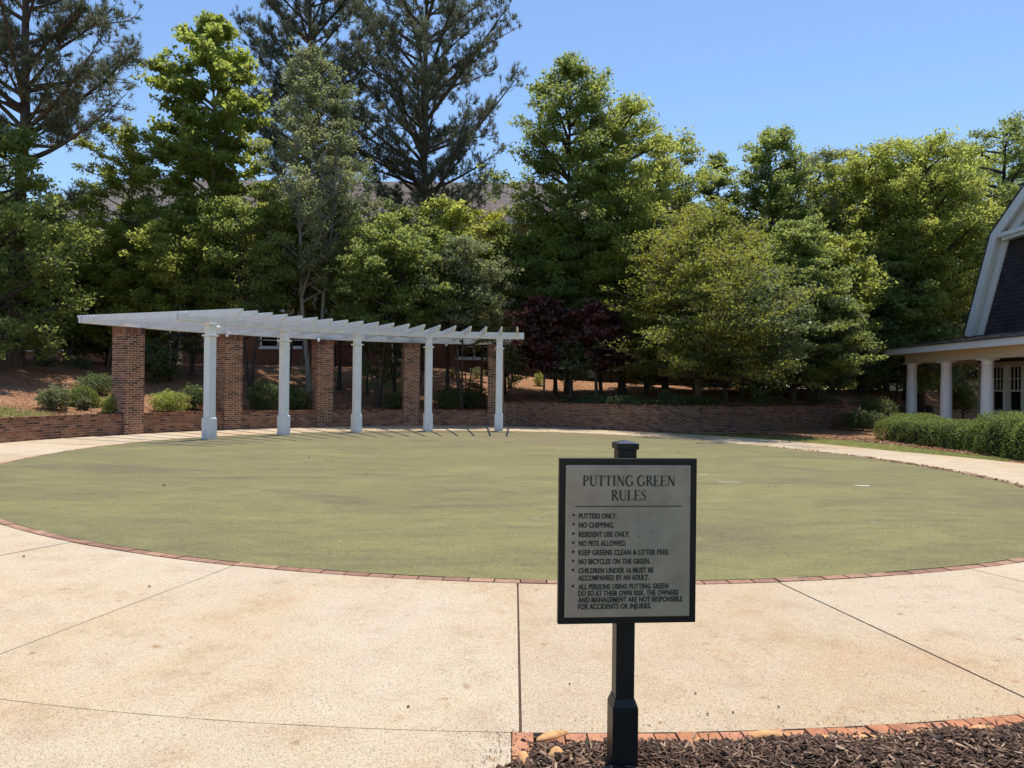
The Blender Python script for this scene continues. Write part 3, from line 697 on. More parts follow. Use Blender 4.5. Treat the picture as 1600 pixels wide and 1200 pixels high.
for txt, fy, fwid, bul in rows:
    sans(txt, PX(.106), PZ(fy), pw_ * fwid, ph_ * .0355)
    if bul: disc('bullet', PX(.063), PZ(fy - .005), .0052)
for fx, fy in ((.588, .469), (.700, .440), (.962, .030)): disc('dark_spot', PX(fx), PZ(fy), .0026)
# post with sleeve and pyramid cap
px_ = .004
pt = zc + H_ / 2 + .031
MB().box(px_ - .037, px_ + .037, -.032, .042, -.3, pt).build('post', M['black_metal'], sign, bevel=.002)
mb = MB(); mb.box(px_ - .0445, px_ + .0445, -.0395, .0495, pt + .0, pt + .024); mb.build('post_cap', M['black_metal'], sign, bevel=.002)
n0 = 0; mb = MB(); a = .0435; mb.v = [(px_ - a, -.041, pt + .0245), (px_ + a, -.041, pt + .0245), (px_ + a, .051, pt + .0245), (px_ - a, .051, pt + .0245), (px_, .005, pt + .036)]
mb.f = [(0, 1, 4), (1, 2, 4), (2, 3, 4), (3, 0, 4), (3, 2, 1, 0)]; mb.build('cap_pyramid', M['cap'], sign)
mb = MB(); s0, s1 = .051, .0385; zt = HEYE - (1110 - YH) / FPX * SD
mb.box(px_ - s0, px_ + s0, .005 - s0, .005 + s0, -.3, zt)
mb.hexa([(px_ - s0, .005 - s0, zt + .0005), (px_ + s0, .005 - s0, zt + .0005), (px_ + s0, .005 + s0, zt + .0005), (px_ - s0, .005 + s0, zt + .0005), (px_ - s1, .005 - s1, zt + .035), (px_ + s1, .005 - s1, zt + .035), (px_ + s1, .005 + s1, zt + .035), (px_ - s1, .005 + s1, zt + .035)])
mb.build('post_sleeve', M['black_metal'], sign, bevel=.003)

# ------------------------------------------------------------------ vegetation builders
def tubes(segs, sides):
    """segs: list of (pts (k,3), radii (k)) -> V,F"""
    Vs = []; Fs = []; n0 = 0; ang = np.arange(sides) * 2 * np.pi / sides; ca, sa = np.cos(ang), np.sin(ang)
    for P, r in segs:
        k = len(P); T = np.gradient(P, axis=0); T /= np.linalg.norm(T, axis=1)[:, None] + 1e-9
        up = np.where(np.abs(T[:, 2:3]) < .9, np.array([[0, 0, 1.]]), np.array([[1., 0, 0]]))
        A = np.cross(T, up); A /= np.linalg.norm(A, axis=1)[:, None] + 1e-9; B = np.cross(T, A)
        ring = P[:, None] + (A[:, None] * ca[None, :, None] + B[:, None] * sa[None, :, None]) * np.asarray(r)[:, None, None]
        Vs.append(ring.reshape(-1, 3))
        i = np.arange(k - 1)[:, None] * sides; j = np.arange(sides)[None]; j2 = (j + 1) % sides
        Fs.append(np.stack([i + j, i + j2, i + sides + j2, i + sides + j], -1).reshape(-1, 4) + n0); n0 += k * sides
    return np.concatenate(Vs), np.concatenate(Fs)
def leaves(C, n, size, rg_, up=.8, spread=.9, tone=None, asp=.55, tri=False):
    """C (n,3) centres -> kite shaped quads"""
    n = len(C)
    nrm = rg_.normal(0, spread, (n, 3)); nrm[:, 2] += up; nrm /= np.linalg.norm(nrm, axis=1)[:, None]
    t = rg_.normal(0, 1, (n, 3)); t -= nrm * (t * nrm).sum(1)[:, None]; t /= np.linalg.norm(t, axis=1)[:, None] + 1e-9
    b = np.cross(nrm, t); s = (size * rg_.uniform(.65, 1.3, n))[:, None]
    if tri:
        V = np.stack([C - t * s * .42 + b * s * asp * .30, C - t * s * .30 - b * s * asp * .62, C + t * s * .58 + b * s * asp * rg_.uniform(-.3, .3, n)[:, None]], 1).reshape(-1, 3); F = np.arange(3 * n).reshape(-1, 3)
    else:
        V = np.stack([C - t * s * .5, C + b * s * asp * .5 - t * s * .08 + nrm * s * .08, C + t * s * .5 - nrm * s * .10, C - b * s * asp * .5 - t * s * .08 + nrm * s * .08], 1).reshape(-1, 3)
        F = np.arange(4 * n).reshape(-1, 4)
    r = rg_.random(n) if tone is None else np.clip(tone + rg_.normal(0, .16, n), 0, 1)
    return V, F, r
def bez(p0, p1, p2, k=6):
    t = np.linspace(0, 1, k)[:, None]; return (1 - t) ** 2 * p0 + 2 * t * (1 - t) * p1 + t * t * p2
LEAFN, LEAFS = 1.5, 1.14
def tree(name, label, cat, base, H, cb, wl, wr, leafmat_, bark, n_leaf=16000, size=.13, tr=.14, seed=1, limbs=46, up=.45, prof=None, clump=.42, lean=(0, 0),
         flat=.55, stems=1, depth=None, group=None, lup=.8, asp=.55, droop=0.0, inner=.35, rag=.72):
    """H, cb: top and crown bottom above the base; wl, wr: crown reach to the left and right"""
    r_ = np.random.default_rng(seed); prof = prof or [(0, .85), (.2, 1), (.5, 1), (.75, .85), (.9, .6), (1, .22)]
    n_leaf = int(n_leaf * LEAFN); size = size * LEAFS
    depth = depth or (wl + wr) / 2; root = empty(name, base, label, cat, group)
    tk = []
    for s in range(stems):
        a = r_.uniform(0, 6.28); sp = 0 if stems == 1 else .10 + .03 * H
        k = 12; tz = np.linspace(0, 1, k); hh = H * (.97 if s == 0 else r_.uniform(.6, .85))
        P = np.zeros((k, 3)); P[:, 2] = tz * hh - .15 * (tz == 0)
        P[:, 0] = lean[0] * tz + np.cos(a) * sp * (tz ** .8) * 2.2 * (s > 0 or stems > 1); P[:, 1] = lean[1] * tz + np.sin(a) * sp * tz ** .8 * 2.2 * (s > 0 or stems > 1)
        P[1:, :2] += np.cumsum(r_.normal(0, .018 * H / k, (k - 1, 2)) * 1.4, 0)
        tk.append((P, tr * (1 if stems == 1 else .62) * (1 - tz * .9) ** .85 + tr * .35 * np.exp(-tz * 30)))
    V, F = tubes(tk, 9); link('trunk', npmesh('trunk', V, F, bark, smooth=True), parent=root)
    segs = []; tw = []; CC = []; CR = []; CT = []
    for i in range(limbs):
        t = ((i + r_.random()) / limbs) ** .92; h = cb + (H - cb) * t; a = i * 2.39996 + r_.uniform(-.5, .5)
        P, rr = tk[r_.integers(len(tk))]
        reach = interp(t, prof) * r_.uniform(rag, 1.14) * 1.08
        cxr = (wr if math.cos(a) > 0 else wl); ex = cxr * reach * math.cos(a); ey = depth * reach * math.sin(a); Lh = math.hypot(ex, ey)
        z0 = max(.12 * H, h - Lh * up * r_.uniform(.8, 1.2)); z0 = min(z0, P[-1, 2] * .98)
        p0 = np.array([np.interp(z0, P[:, 2], P[:, 0]), np.interp(z0, P[:, 2], P[:, 1]), z0]); p2 = np.array([lean[0] * t + ex, lean[1] * t + ey, h - droop * Lh])
        p1 = p0 * .5 + p2 * .5 + np.array([0, 0, r_.uniform(-.05, .18) * Lh]); B = bez(p0, p1, p2, 6)
        r0 = min(.032 * Lh + .008, tr * .5); segs.append((B, np.linspace(r0, .006, 6)))
        tone = np.clip(r_.normal(.45 + .15 * t, .15), 0, 1)  # leaf tone rises up the crown, light at the top put into colour
        m = 3 + int(Lh * 2.6)
        for j in range(m):
            f = r_.uniform(inner, 1.0); q = B[0] * 0 + np.array([np.interp(f, np.linspace(0, 1, 6), B[:, c]) for c in range(3)])
            d = r_.normal(0, 1, 3) * (1, 1, .55); d /= np.linalg.norm(d); e = q + d * r_.uniform(.25, .75) * (.35 + .22 * Lh) + (0, 0, .12)
            tw.append((np.stack([q, (q + e) / 2 + r_.normal(0, .04, 3), e]), np.array([.011, .008, .004])))
            CC += [e, (q + e) / 2]; CR += [clump * r_.uniform(.6, 1.25), clump * .6]; CT += [tone + r_.normal(0, .08)] * 2
        CC.append(B[-1]); CR.append(clump * .8); CT.append(tone)
    P = tk[0][0]
    for z in np.linspace(.86, 1.0, 5): CC.append(np.array([np.interp(z * H, P[:, 2], P[:, 0]), np.interp(z * H, P[:, 2], P[:, 1]), z * H])); CR.append(clump * .7); CT.append(.6)
    Va, Fa = tubes(segs, 5); Vb, Fb = tubes(tw, 3)
    link('branches', npmesh('branches', np.concatenate([Va, Vb]), np.concatenate([Fa, Fb + len(Va)]), bark, smooth=True), parent=root)
    CC = np.array(CC); CR = np.array(CR); CT = np.array(CT); pz = CR ** 2 * r_.uniform(.3, 1.6, len(CR)); pz /= pz.sum()
    k = r_.choice(len(CC), n_leaf, p=pz); off = r_.normal(0, 1, (n_leaf, 3)); off /= np.linalg.norm(off, axis=1)[:, None]; off *= (r_.random(n_leaf) ** .5)[:, None]
    C = CC[k] + off * CR[k][:, None] * np.array([1, 1, flat])
    V, F, q = leaves(C, n_leaf, size, r_, up=lup, tone=CT[k], asp=asp + .15, tri=True)
    link('crown', npmesh('crown', V, F, leafmat_, q), parent=root)
    return root
def pine(label, base, H, cb, w, seed, limbs=60, tr=.24, prof=None, lean=(0, 0), extra=(), tufts=2600):
    r_ = np.random.default_rng(seed); root = empty('pine_tree', base, label, 'pine tree', 'tall pines behind the pergola')
    prof = prof or [(0, .55), (.15, .95), (.45, 1.0), (.7, .8), (.9, .45), (1, .1)]
    k = 14; tz = np.linspace(0, 1, k); P = np.zeros((k, 3)); P[:, 2] = tz * H; P[0, 2] = -.2; P[:, 0] = lean[0] * tz ** 1.5; P[:, 1] = lean[1] * tz
    P[1:, :2] += np.cumsum(r_.normal(0, .05, (k - 1, 2)), 0)
    V, F = tubes([(P, tr * (1 - tz * .92) ** .8 + .25 * tr * np.exp(-tz * 40))], 10); link('trunk', npmesh('trunk', V, F, M['bark_pine'], smooth=True), parent=root)
    segs = []; tw = []; TP = []; TD = []; TT = []
    todo = []
    for i in range(limbs):
        t = ((i + r_.random()) / limbs); h = cb + (H - cb) * t; a = i * 2.39996 + r_.uniform(-.4, .4); Lh = w * interp(t, prof) * r_.uniform(.6, 1.1)
        z0 = h - Lh * (.42 + .55 * t) * r_.uniform(.55, 1.4); p0 = np.array([np.interp(z0, P[:, 2], P[:, 0]), np.interp(z0, P[:, 2], P[:, 1]), z0])
        p2 = p0 + np.array([Lh * math.cos(a), Lh * math.sin(a), (h - z0)]); p1 = p0 * .5 + p2 * .5 + np.array([0, 0, -.07 * Lh + r_.normal(0, .10 * Lh)]) + r_.normal(0, .05 * Lh, 3); todo.append((p0, p1, p2, Lh))
    for e in extra: todo.append(tuple(np.array(q, float) for q in e) + (np.linalg.norm(np.array(e[2]) - np.array(e[0])),))
    for p0, p1, p2, Lh in todo:
        B = bez(p0, p1, p2, 8); segs.append((B, np.linspace(min(.02 * Lh + .012, tr * .45), .01, 8)))
        tone = r_.normal(.45, .15)
        for j in range(int(4 + Lh * 4.5)):
            f = r_.uniform(.28, 1.0); q = np.array([np.interp(f, np.linspace(0, 1, 8), B[:, c]) for c in range(3)])
            out = (p2 - p0) / (Lh + 1e-6); d = out * r_.uniform(.2, .9) + r_.normal(0, .55, 3) + (0, 0, .45); d /= np.linalg.norm(d)
            l = r_.uniform(.3, .9) * (.45 + .16 * Lh); e = q + d * l + (0, 0, .10 * l)
            tw.append((np.stack([q, (q + e) / 2 - (0, 0, .05), e]), np.array([.014, .01, .005])))
            TP.append(e); TD.append(d); TT.append(tone + r_.normal(0, .1))
            for f2 in r_.uniform(.3, .95, 2):
                d2 = d + r_.normal(0, .6, 3) + (0, 0, .3); d2 /= np.linalg.norm(d2); TP.append(q + (e - q) * f2 + d2 * .12); TD.append(d2); TT.append(tone)
    Va, Fa = tubes(segs, 6); Vb, Fb = tubes(tw, 3)
    link('branches', npmesh('branches', np.concatenate([Va, Vb]), np.concatenate([Fa, Fb + len(Va)]), M['bark_pine'], smooth=True), parent=root)
    TP = np.array(TP); TD = np.array(TD); TT = np.array(TT)
    idx = r_.choice(len(TP), tufts, replace=True) if len(TP) < tufts else r_.permutation(len(TP))[:tufts]
    idx = np.concatenate([np.arange(len(TP)), idx]); nn = 18
    C = TP[idx] + r_.normal(0, .10, (len(idx), 3)); D = TD[idx]
    C = np.repeat(C, nn, 0); D = np.repeat(D, nn, 0); tone = np.repeat(TT[idx], nn); n = len(C)
    dn = D * .75 + r_.normal(0, .55, (n, 3)) + (0, 0, .1); dn /= np.linalg.norm(dn, axis=1)[:, None]
    C = C - D * (r_.random(n) * .22)[:, None]; ln = r_.uniform(.16, .30, n)[:, None]
    sd = np.cross(dn, r_.normal(0, 1, (n, 3))); sd /= np.linalg.norm(sd, axis=1)[:, None]; wd = .0145
    V = np.stack([C - sd * wd, C + sd * wd, C + dn * ln], 1).reshape(-1, 3)
    link('crown', npmesh('crown', V, np.arange(3 * n).reshape(-1, 3), L['needle'], np.clip(tone + r_.normal(0, .15, n), 0, 1)), parent=root)
    return root
def shrub(name, label, cat, loc, w, d, h, mat, n=3500, size=.05, seed=1, round_=False, group=None, stemh=.0):
    r_ = np.random.default_rng(seed); root = empty(name, loc, label, cat, group)
    v = r_.normal(0, 1, (n, 3)); v /= np.linalg.norm(v, axis=1)[:, None]; v[:, 2] = np.abs(v[:, 2]) if round_ else v[:, 2]
    rad = (r_.random(n) ** (.18 if round_ else .38))
    bumpy = 1 + (.05 if round_ else .22) * np.sin(v[:, 0] * 7 + seed) * np.cos(v[:, 1] * 6 + 2) + (.0 if round_ else .12) * np.sin(v[:, 2] * 9 + v[:, 0] * 5)
    C = v * (rad * bumpy)[:, None] * np.array([w / 2, d / 2, h if round_ else h / 2]); C[:, 2] += (0 if round_ else h / 2) + stemh; C[:, 2] = np.maximum(C[:, 2], .02)
    V, F, q = leaves(C, n, size, r_, up=.5); link('foliage', npmesh('foliage', V, F, mat, q), parent=root)
    st = []
    for i in range(9):
        a = r_.uniform(0, 6.28); e = np.array([math.cos(a) * w * .3, math.sin(a) * d * .3, h * .75 + stemh]); st.append((bez(np.array([0, 0, -.1]), e * (.3, .3, .6), e, 5), np.linspace(.012, .004, 5)))
    V, F = tubes(st, 4); link('stems', npmesh('stems', V, F, M['bark_dark']), parent=root)
    return root
def px_tree(name, label, cat, px, depth_, ytop, ybot, xl, xr, mat, bark, **kw):
    """tree that stands at the given distance; its sizes are measured on the photograph and turned into metres"""
    g = atdepth(px, 600, depth_); bz = terr(g[0], g[1])
    s = depth_ / FPX; top = atdepth(px, ytop, depth_)[2] - bz; bot = max(.4, atdepth(px, ybot, depth_)[2] - bz)
    return tree(name, label, cat, (g[0], g[1], bz), top, bot, max(.5, (px - xl) * s), max(.5, (xr - px) * s), mat, bark, **kw)

# ------------------------------------------------------------------ side lawn, bed and brick path on the right
def sector(name, t0, t1, fin, fout, z, mat, kind='structure', step=1.5):
    ts = np.arange(t0, t1 + .01, step); V = []; F = []
    for t in ts: V += [pol(t, fin(t), z), pol(t, fout(t), z)]
    for i in range(len(ts) - 1): F.append((2 * i, 2 * i + 1, 2 * i + 3, 2 * i + 2))
    me = bpy.data.meshes.new(name); me.from_pydata(V, [], [f[::-1] for f in F]); me.update(); return tag(link(name, me, mat), kind=kind)
M['mulchfar'] = earth_mat('shredded_bark_ground', False)
sector('side_bed', 29, 92, lambda t: rout(t) + .02, lambda t: interp(t, [(29, 11.0), (37, 12.9), (42, 16.2), (45.4, 20.3), (50, 17.2), (60, 14.8), (92, 13.3)]), -.016, M['mulchfar'])
lawnw = [(30, .25), (36, .9), (42, 1.5), (50, 2.1), (58, 2.3), (66, 1.9), (74, 1.3), (82, .9), (86, .3)]
sector('lawn_strip', 30, 86, lambda t: rout(t) + .021, lambda t: rout(t) + interp(t, lawnw), -.010, M['lawn'])
def blades(name, pts, hgt, mat, seed, n):
    r_ = np.random.default_rng(seed); C = pts; n = len(C); d = r_.normal(0, .9, (n, 3)); d[:, 2] = .7; s = r_.normal(0, 1, (n, 3)); s[:, 2] = 0; s /= np.linalg.norm(s, axis=1)[:, None]
    h = (hgt * r_.uniform(.5, 1.3, n))[:, None]; V = np.stack([C - s * .006, C + s * .006, C + d * h], 1).reshape(-1, 3)
    return npmesh(name, V, np.arange(3 * n).reshape(-1, 3), mat, r_.random(n))
P = []
for _ in range(15000):
    t = random.uniform(30, 86); u = random.random(); ww = interp(t, lawnw); e = u * ww * random.uniform(.93, 1.06) + .03
    P.append(pol(t, rout(t) + e, -.012))
tag(link('grass', blades('grass', np.array(P), .045, L['grass'], 3, 0)), 'mown yellow green grass strip between the right path and hedge', 'grass', kind='stuff')
P = []
for _ in range(16000):
    s, a, b = random.choice(grass_spots); x = s[0] + random.gauss(0, a * .5); y = s[1] + random.gauss(0, b * .5)
    if math.hypot(x - CX, y - CY) < rwall(math.degrees(math.atan2(x - CX, y - CY))) + .45: continue
    P.append((x, y, terr(x, y) - .01))
tag(link('grass', blades('grass', np.array(P), .07, L['grass'], 4, 0)), 'thin grass patches on the bank behind the brick wall', 'grass', kind='stuff')
bpth = tag(MB().box(10.45, 16.9, 12.6, 15.62, -.058, -.024).build('brick_path', M['joint']), kind='structure')
pb = MB().box(-.098, .098, -.046, .046, -.03, .004).mesh('brick', M['brick_edge']); nb = 0
for j in range(int(2.98 / .098)):
    for i in range(32):
        x = 10.57 + i * .203 + (.1 if j % 2 else 0); y = 15.56 - j * .098
        if nb < 290 and x < 12.6 and math.hypot(x - CX, y - CY) > rout(math.degrees(math.atan2(x - CX, y - CY))) + .12:
            link('brick', pb, parent=bpth, loc=(x, y, random.uniform(-.002, .003))); nb += 1

# ------------------------------------------------------------------ apartment building behind the trees
apt = empty('apartment_building', (-9, 46, 1.5), 'long brick and tan sided apartment building with grey brown roof behind the trees', 'building')
def AP(o): o.matrix_parent_inverse = Matrix.Translation(apt.location).inverted(); return o
AY = 43.0; AX0, AX1, AX2 = -29.5, -1.5, 12.5
AP(MB().box(AX0, AX1, AY, AY + 13, .5, 5.2).build('brick_base', M['apt_brick'], apt))
AP(MB().box(AX1 + .004, AX2, AY - .6, AY + 13, .3, 3.0).build('brick_base', M['apt_brick'], apt))
AP(MB().box(AX0, AX1, AY + .02, AY + 12.9, 5.204, 11.3).build('wall', M['siding_tan'], apt))
AP(MB().box(AX1 + .004, AX2, AY - .58, AY + 12.9, 3.004, 11.3).build('wall', M['siding_tan'], apt))
mb = MB()
for k in range(55):
    z = 3.05 + k * .15
    mb.hexa([(AX1 + .05, AY - .605, z), (AX2 - .02, AY - .605, z), (AX2 - .02, AY - .581, z), (AX1 + .05, AY - .581, z), (AX1 + .05, AY - .59, z + .146), (AX2 - .02, AY - .59, z + .146), (AX2 - .02, AY - .581, z + .146), (AX1 + .05, AY - .581, z + .146)])
for k in range(40):
    z = 5.25 + k * .15
    mb.hexa([(AX0 + .05, AY - .003, z), (AX1 - .05, AY - .003, z), (AX1 - .05, AY + .018, z), (AX0 + .05, AY + .018, z), (AX0 + .05, AY + .012, z + .146), (AX1 - .05, AY + .012, z + .146), (AX1 - .05, AY + .018, z + .146), (AX0 + .05, AY + .018, z + .146)])
tag(AP(mb.build('siding_boards', M['siding_tan'], apt)), kind='stuff')
ez, rz_, ry = 11.35, 15.75, AY + 6.5
for (a, b, oy) in ((AX0 - .6, AX1 - .01, 0), (AX1 + .01, AX2 + .6, -.6)):
    mb = MB(); hip0 = 4 if a < -20 else 0; hip1 = 4 if b > 0 else 0
    v = [(a, AY - .7 + oy, ez), (b, AY - .7 + oy, ez), (b, AY + 13.7, ez), (a, AY + 13.7, ez), (a + hip0, ry, rz_), (b - hip1, ry, rz_)]
    mb.v = v + [(x, y, z - .22) for x, y, z in v[:4]]; mb.f = [(0, 1, 5, 4), (1, 2, 5), (2, 3, 4, 5), (3, 0, 4), (0, 6, 7, 1), (1, 7, 8, 2), (2, 8, 9, 3), (3, 9, 6, 0), (6, 9, 8, 7)]
    AP(mb.build('roof', M['roof_far'], apt)); AP(MB().box(a, b, AY - .76 + oy, AY - .70 + oy, ez - .24, ez - .01).build('gutter', M['white_trim'], apt))
def awin(x0, x1, z0, z1, y, mullions=1):
    f = .09; mb = MB()
    for bx in ((x0, x1, z0, z0 + f), (x0, x1, z1 - f, z1), (x0, x0 + f, z0 + f, z1 - f), (x1 - f, x1, z0 + f, z1 - f)): mb.box(bx[0], bx[1], y - .06, y + .02, bx[2], bx[3])
    for k in range(1, mullions + 1):
        xm = x0 + (x1 - x0) * k / (mullions + 1); mb.box(xm - .05, xm + .05, y - .055, y + .02, z0 + f, z1 - f)
    zm = z0 + (z1 - z0) * .52; mb.box(x0 + f, x1 - f, y - .045, y - .012, zm - .025, zm + .025)
    mb.box(x0 - .08, x1 + .08, y - .12, y + .01, z0 - .10, z0 - .002)
    wn = AP(mb.build('window', M['white_trim'], apt)); 
    g = MB().box(x0 + f, x1 - f, y - .02, y - .008, z0 + f, z1 - f).build('pane', M['glass'], wn)
wins = [(849, 905, 536, 576, 1), (935, 990, 534, 577, 1), (994, 1022, 534, 577, 0), (407, 436, 521, 543, 0), (612, 642, 526, 563, 0), (714, 768, 525, 560, 1), (96, 140, 522, 546, 0), (20, 60, 520, 546, 0), (455, 480, 521, 543, 0), (318, 345, 521, 543, 0)]
for xl, xr, yt, yb, mu in wins:
    y = AY - .6 if xl > 760 else AY
    a = atdepth(xl, yb, y); b = atdepth(xr, yt, y); awin(a[0], b[0], a[2], b[2], y - .005, mu)
for lv in (0, 1):
    for k in range(9):
        x = AX0 + 2 + k * 3.1
        if x < AX1 - 1.6: awin(x, x + 1.3, 6.2 + lv * 2.8 - .2, 7.7 + lv * 2.8 - .2, AY - .008, 0)
    for x in (.2, 3.6, 7.0, 10.2): awin(x, x + 1.5, 5.6 + lv * 2.9, 7.1 + lv * 2.9, AY - .62, 1)
a = atdepth(916, 590, AY - .6); b = atdepth(929, 545, AY - .6); AP(MB().box(a[0], b[0], AY - .66, AY - .61, a[2], b[2]).build('door', M['cream'], apt))
def railing(name, label, px0, px1, yt, yb, dep, mat):
    a = atdepth(px0, yb, dep); b = atdepth(px1, yt, dep); root = empty(name, ((a[0] + b[0]) / 2, dep, a[2]), label, 'railing'); wv = (b[0] - a[0]) / 2; h = b[2] - a[2]
    gz = terr((a[0] + b[0]) / 2, dep)
    MB().box(-wv, wv, -.03, .03, h - .05, h).build('top_rail', mat, root); MB().box(-wv, wv, -.025, .025, .0, .05).build('bottom_rail', mat, root)
    for k in range(int(wv * 2 / .13) + 1):
        x = -wv + .03 + k * .13
        if x < wv: MB().box(x - .011, x + .011, -.011, .011, .05, h - .05).build('baluster', mat, root)
    for x in (-wv, wv): MB().box(x - .045, x + .045, -.045, .045, gz - a[2] - .1, h + .06).build('post', mat, root)
railing('balcony_railing', 'black picket railing between the second and third brick pillars', 524, 566, 541, 569, 41, M['black_metal'])
railing('balcony_railing', 'black picket railing low in front of the windows right of the pergola', 890, 955, 568, 595, 40.5, M['black_metal'])
railing('balcony_railing', 'pale picket railing under the bronze olive tree', 1040, 1096, 571, 590, 40.5, M['cream'])
railing('balcony_railing', 'black picket railing beside the nearest brick pillar', 236, 300, 530, 552, 41, M['black_metal'])
for px, lab in ((268, 'left of two white porch posts behind the nearest brick pillar'), (282, 'right of two white porch posts behind the nearest brick pillar')):
    a = atdepth(px, 551, 41.3); root = empty('porch_post', (a[0], 41.3, terr(a[0], 41.3)), lab, 'post')
    hh = 3.5; MB().box(-.11, .11, -.11, .11, -.1, hh).build('shaft', M['cream'], root); MB().box(-.15, .15, -.15, .15, hh + .002, hh + .12).build('capital', M['cream'], root); MB().box(-.14, .14, -.14, .14, 0, .18).build('base', M['cream'], root)

# ------------------------------------------------------------------ clubhouse on the right
club = empty('clubhouse', (20, 24, 0), 'white trimmed clubhouse with dark shingled gambrel gable and columned porch at the right edge', 'building')
def CL(o): o.matrix_parent_inverse = Matrix.Translation(club.location).inverted(); return o
YE = 31.0
CL(MB().box(16.9, 26, 12, YE + .35, -.1, .30).build('porch_floor', M['siding_tan'], club))
cm = MB().lathe([(.27, 0), (.27, .06), (.25, .07), (.255, .11), (.235, .15), (.215, .19), (.212, .9), (.205, 1.5), (.185, 2.25), (.20, 2.26), (.20, 2.29), (.185, 2.30), (.19, 2.35), (.245, 2.385), (.245, 2.40)], 28).mesh('porch_column', M['white_trim'], True)
cap = MB().box(-.26, .26, -.26, .26, 2.402, 2.452).mesh('abacus', M['white_trim'])
for k in range(8):
    c = CL(link('porch_column', cm, parent=club, loc=(17.33, 30.8 - 2.45 * k, .302))); link('abacus', cap, parent=c)
for x in (20.6, 23.8):
    c = CL(link('porch_column', cm, parent=club, loc=(x, 30.8, .302))); link('abacus', cap, parent=c)
CL(MB().box(17.13, 17.53, 12, YE, 2.757, 3.12).build('frieze', M['cream'], club)); CL(MB().box(17.534, 26, YE - .4, YE, 2.757, 3.12).build('frieze', M['cream'], club))
CL(MB().box(16.64, 26, 12, YE + .84, 3.124, 3.16).build('soffit', M['cream'], club))
CL(MB().box(16.57, 16.635, 12, YE + .9, 3.12, 3.37).build('fascia', M['white_trim'], club)); CL(MB().box(16.64, 26, YE + .845, YE + .9, 3.12, 3.37).build('fascia', M['white_trim'], club))
mb = MB(); mb.v = [(16.52, 12, 3.375), (16.52, YE + .95, 3.375), (26, YE + .95, 3.375), (20, 12, 3.97), (20, 30.8, 3.97), (26, 30.8, 3.97), (16.52, 12, 3.40), (16.52, YE + .95, 3.40), (26, YE + .95, 3.40)]
mb.f = [(6, 3, 4, 7), (7, 4, 5, 8), (0, 6, 7, 1), (1, 7, 8, 2)]; CL(mb.build('porch_roof', M['roof_dark'], club))
mb = MB(); rr = random.Random(3)
for j in range(24):
    x = 16.53 + j * .145; z = 3.40 + (x - 16.52) * .57 / 3.48
    y = 12 + (.15 if j % 2 else 0)
    while y < min(YE + .9 - (x - 16.52) * .33, 31.7):
        h_ = rr.uniform(.008, .014); mb.hexa([(x, y, z), (x + .16, y, z + .026), (x + .16, y + .29, z + .026), (x, y + .29, z), (x, y, z + h_), (x + .16, y, z + .03), (x + .16, y + .29, z + .03), (x, y + .29, z + h_)]); y += .30
tag(CL(mb.build('roof_shingles', M['roof_dark'], club)), kind='stuff')
# gable end wall in the plane x = 20
GB = [(30.55, 3.9), (28.95, 7.85), (24.4, 11.35), (19.85, 7.85), (18.25, 3.9)]
def prism_x(mb, poly, x0, x1):
    n = len(mb.v); k = len(poly); mb.v += [(x0, y, z) for y, z in poly] + [(x1, y, z) for y, z in poly]
    mb.f += [tuple(range(n, n + k)), tuple(range(n + 2 * k - 1, n + k - 1, -1))] + [(n + i, n + k + i, n + k + (i + 1) % k, n + (i + 1) % k) for i in range(k)]; return mb
CL(prism_x(MB(), [(30.55, .3), (30.55, 3.9), (28.95, 7.85), (24.4, 11.35), (19.85, 7.85), (18.25, 3.9), (13, 3.9), (13, .3)], 20.03, 20.3).build('wall', M['white_trim'], club))
CL(MB().box(20.305, 33, 13, 30.5, .3, 3.9).build('back_wall', M['siding_tan'], club))
# shingles, laid in courses
shm = MB().hexa([(-.028, -.142, 0), (-.004, -.142, .20), (-.004, .142, .20), (-.028, .142, 0), (.0, -.142, 0), (.0, -.142, .20), (.0, .142, .20), (0, .142, 0)]).mesh('shingle', M['shingle'])
its = []; z = 3.95; row = 0
while z < 7.62:
    yl = 30.55 - (z - 3.9) * 1.6 / 3.95 - .12; y = yl - .1 - (.14 if row % 2 else 0)
    while y > 19.0 + (z - 3.9) * .4:
        its.append((shm, Matrix.Translation((20.026 - 20, y - 24, z + random.uniform(-.004, .004))), -y)); y -= .289
    z += .165; row += 1
items = sorted(its, key=lambda q: q[2])
for me, Mx, _ in items[:300]:
    o = link('shingle', me, parent=club); o.matrix_local = Mx
mb = MB()
for me, Mx, _ in items[300:]:
    n = len(mb.v); mb.v += [tuple(Mx @ v.co) for v in me.vertices]; mb.f += [tuple(n + k for k in p.vertices) for p in me.polygons]
tag(mb.build('wall_shingles', M['shingle'], club), kind='stuff')
for k in range(22):                                     # horizontal boards in the gable triangle
    z = 8.05 + k * .15; hw = (11.35 - z) * 1.3 - .1
    if hw > .2:
        mb = MB(); mb.hexa([(19.985, 24.4 - hw, z), (19.985, 24.4 + hw, z), (20.02, 24.4 + hw, z), (20.02, 24.4 - hw, z), (20.01, 24.4 - hw, z + .145), (20.01, 24.4 + hw, z + .145), (20.02, 24.4 + hw, z + .145), (20.02, 24.4 - hw, z + .145)]); CL(mb.build('siding_board', M['siding_grey'], club))
CL(MB().box(19.72, 20.02, 20.1, 28.7, 7.66, 7.80).build('cornice', M['white_trim'], club)); CL(MB().box(19.62, 20.02, 20.1, 28.8, 7.804, 7.96).build('cornice', M['white_trim'], club))
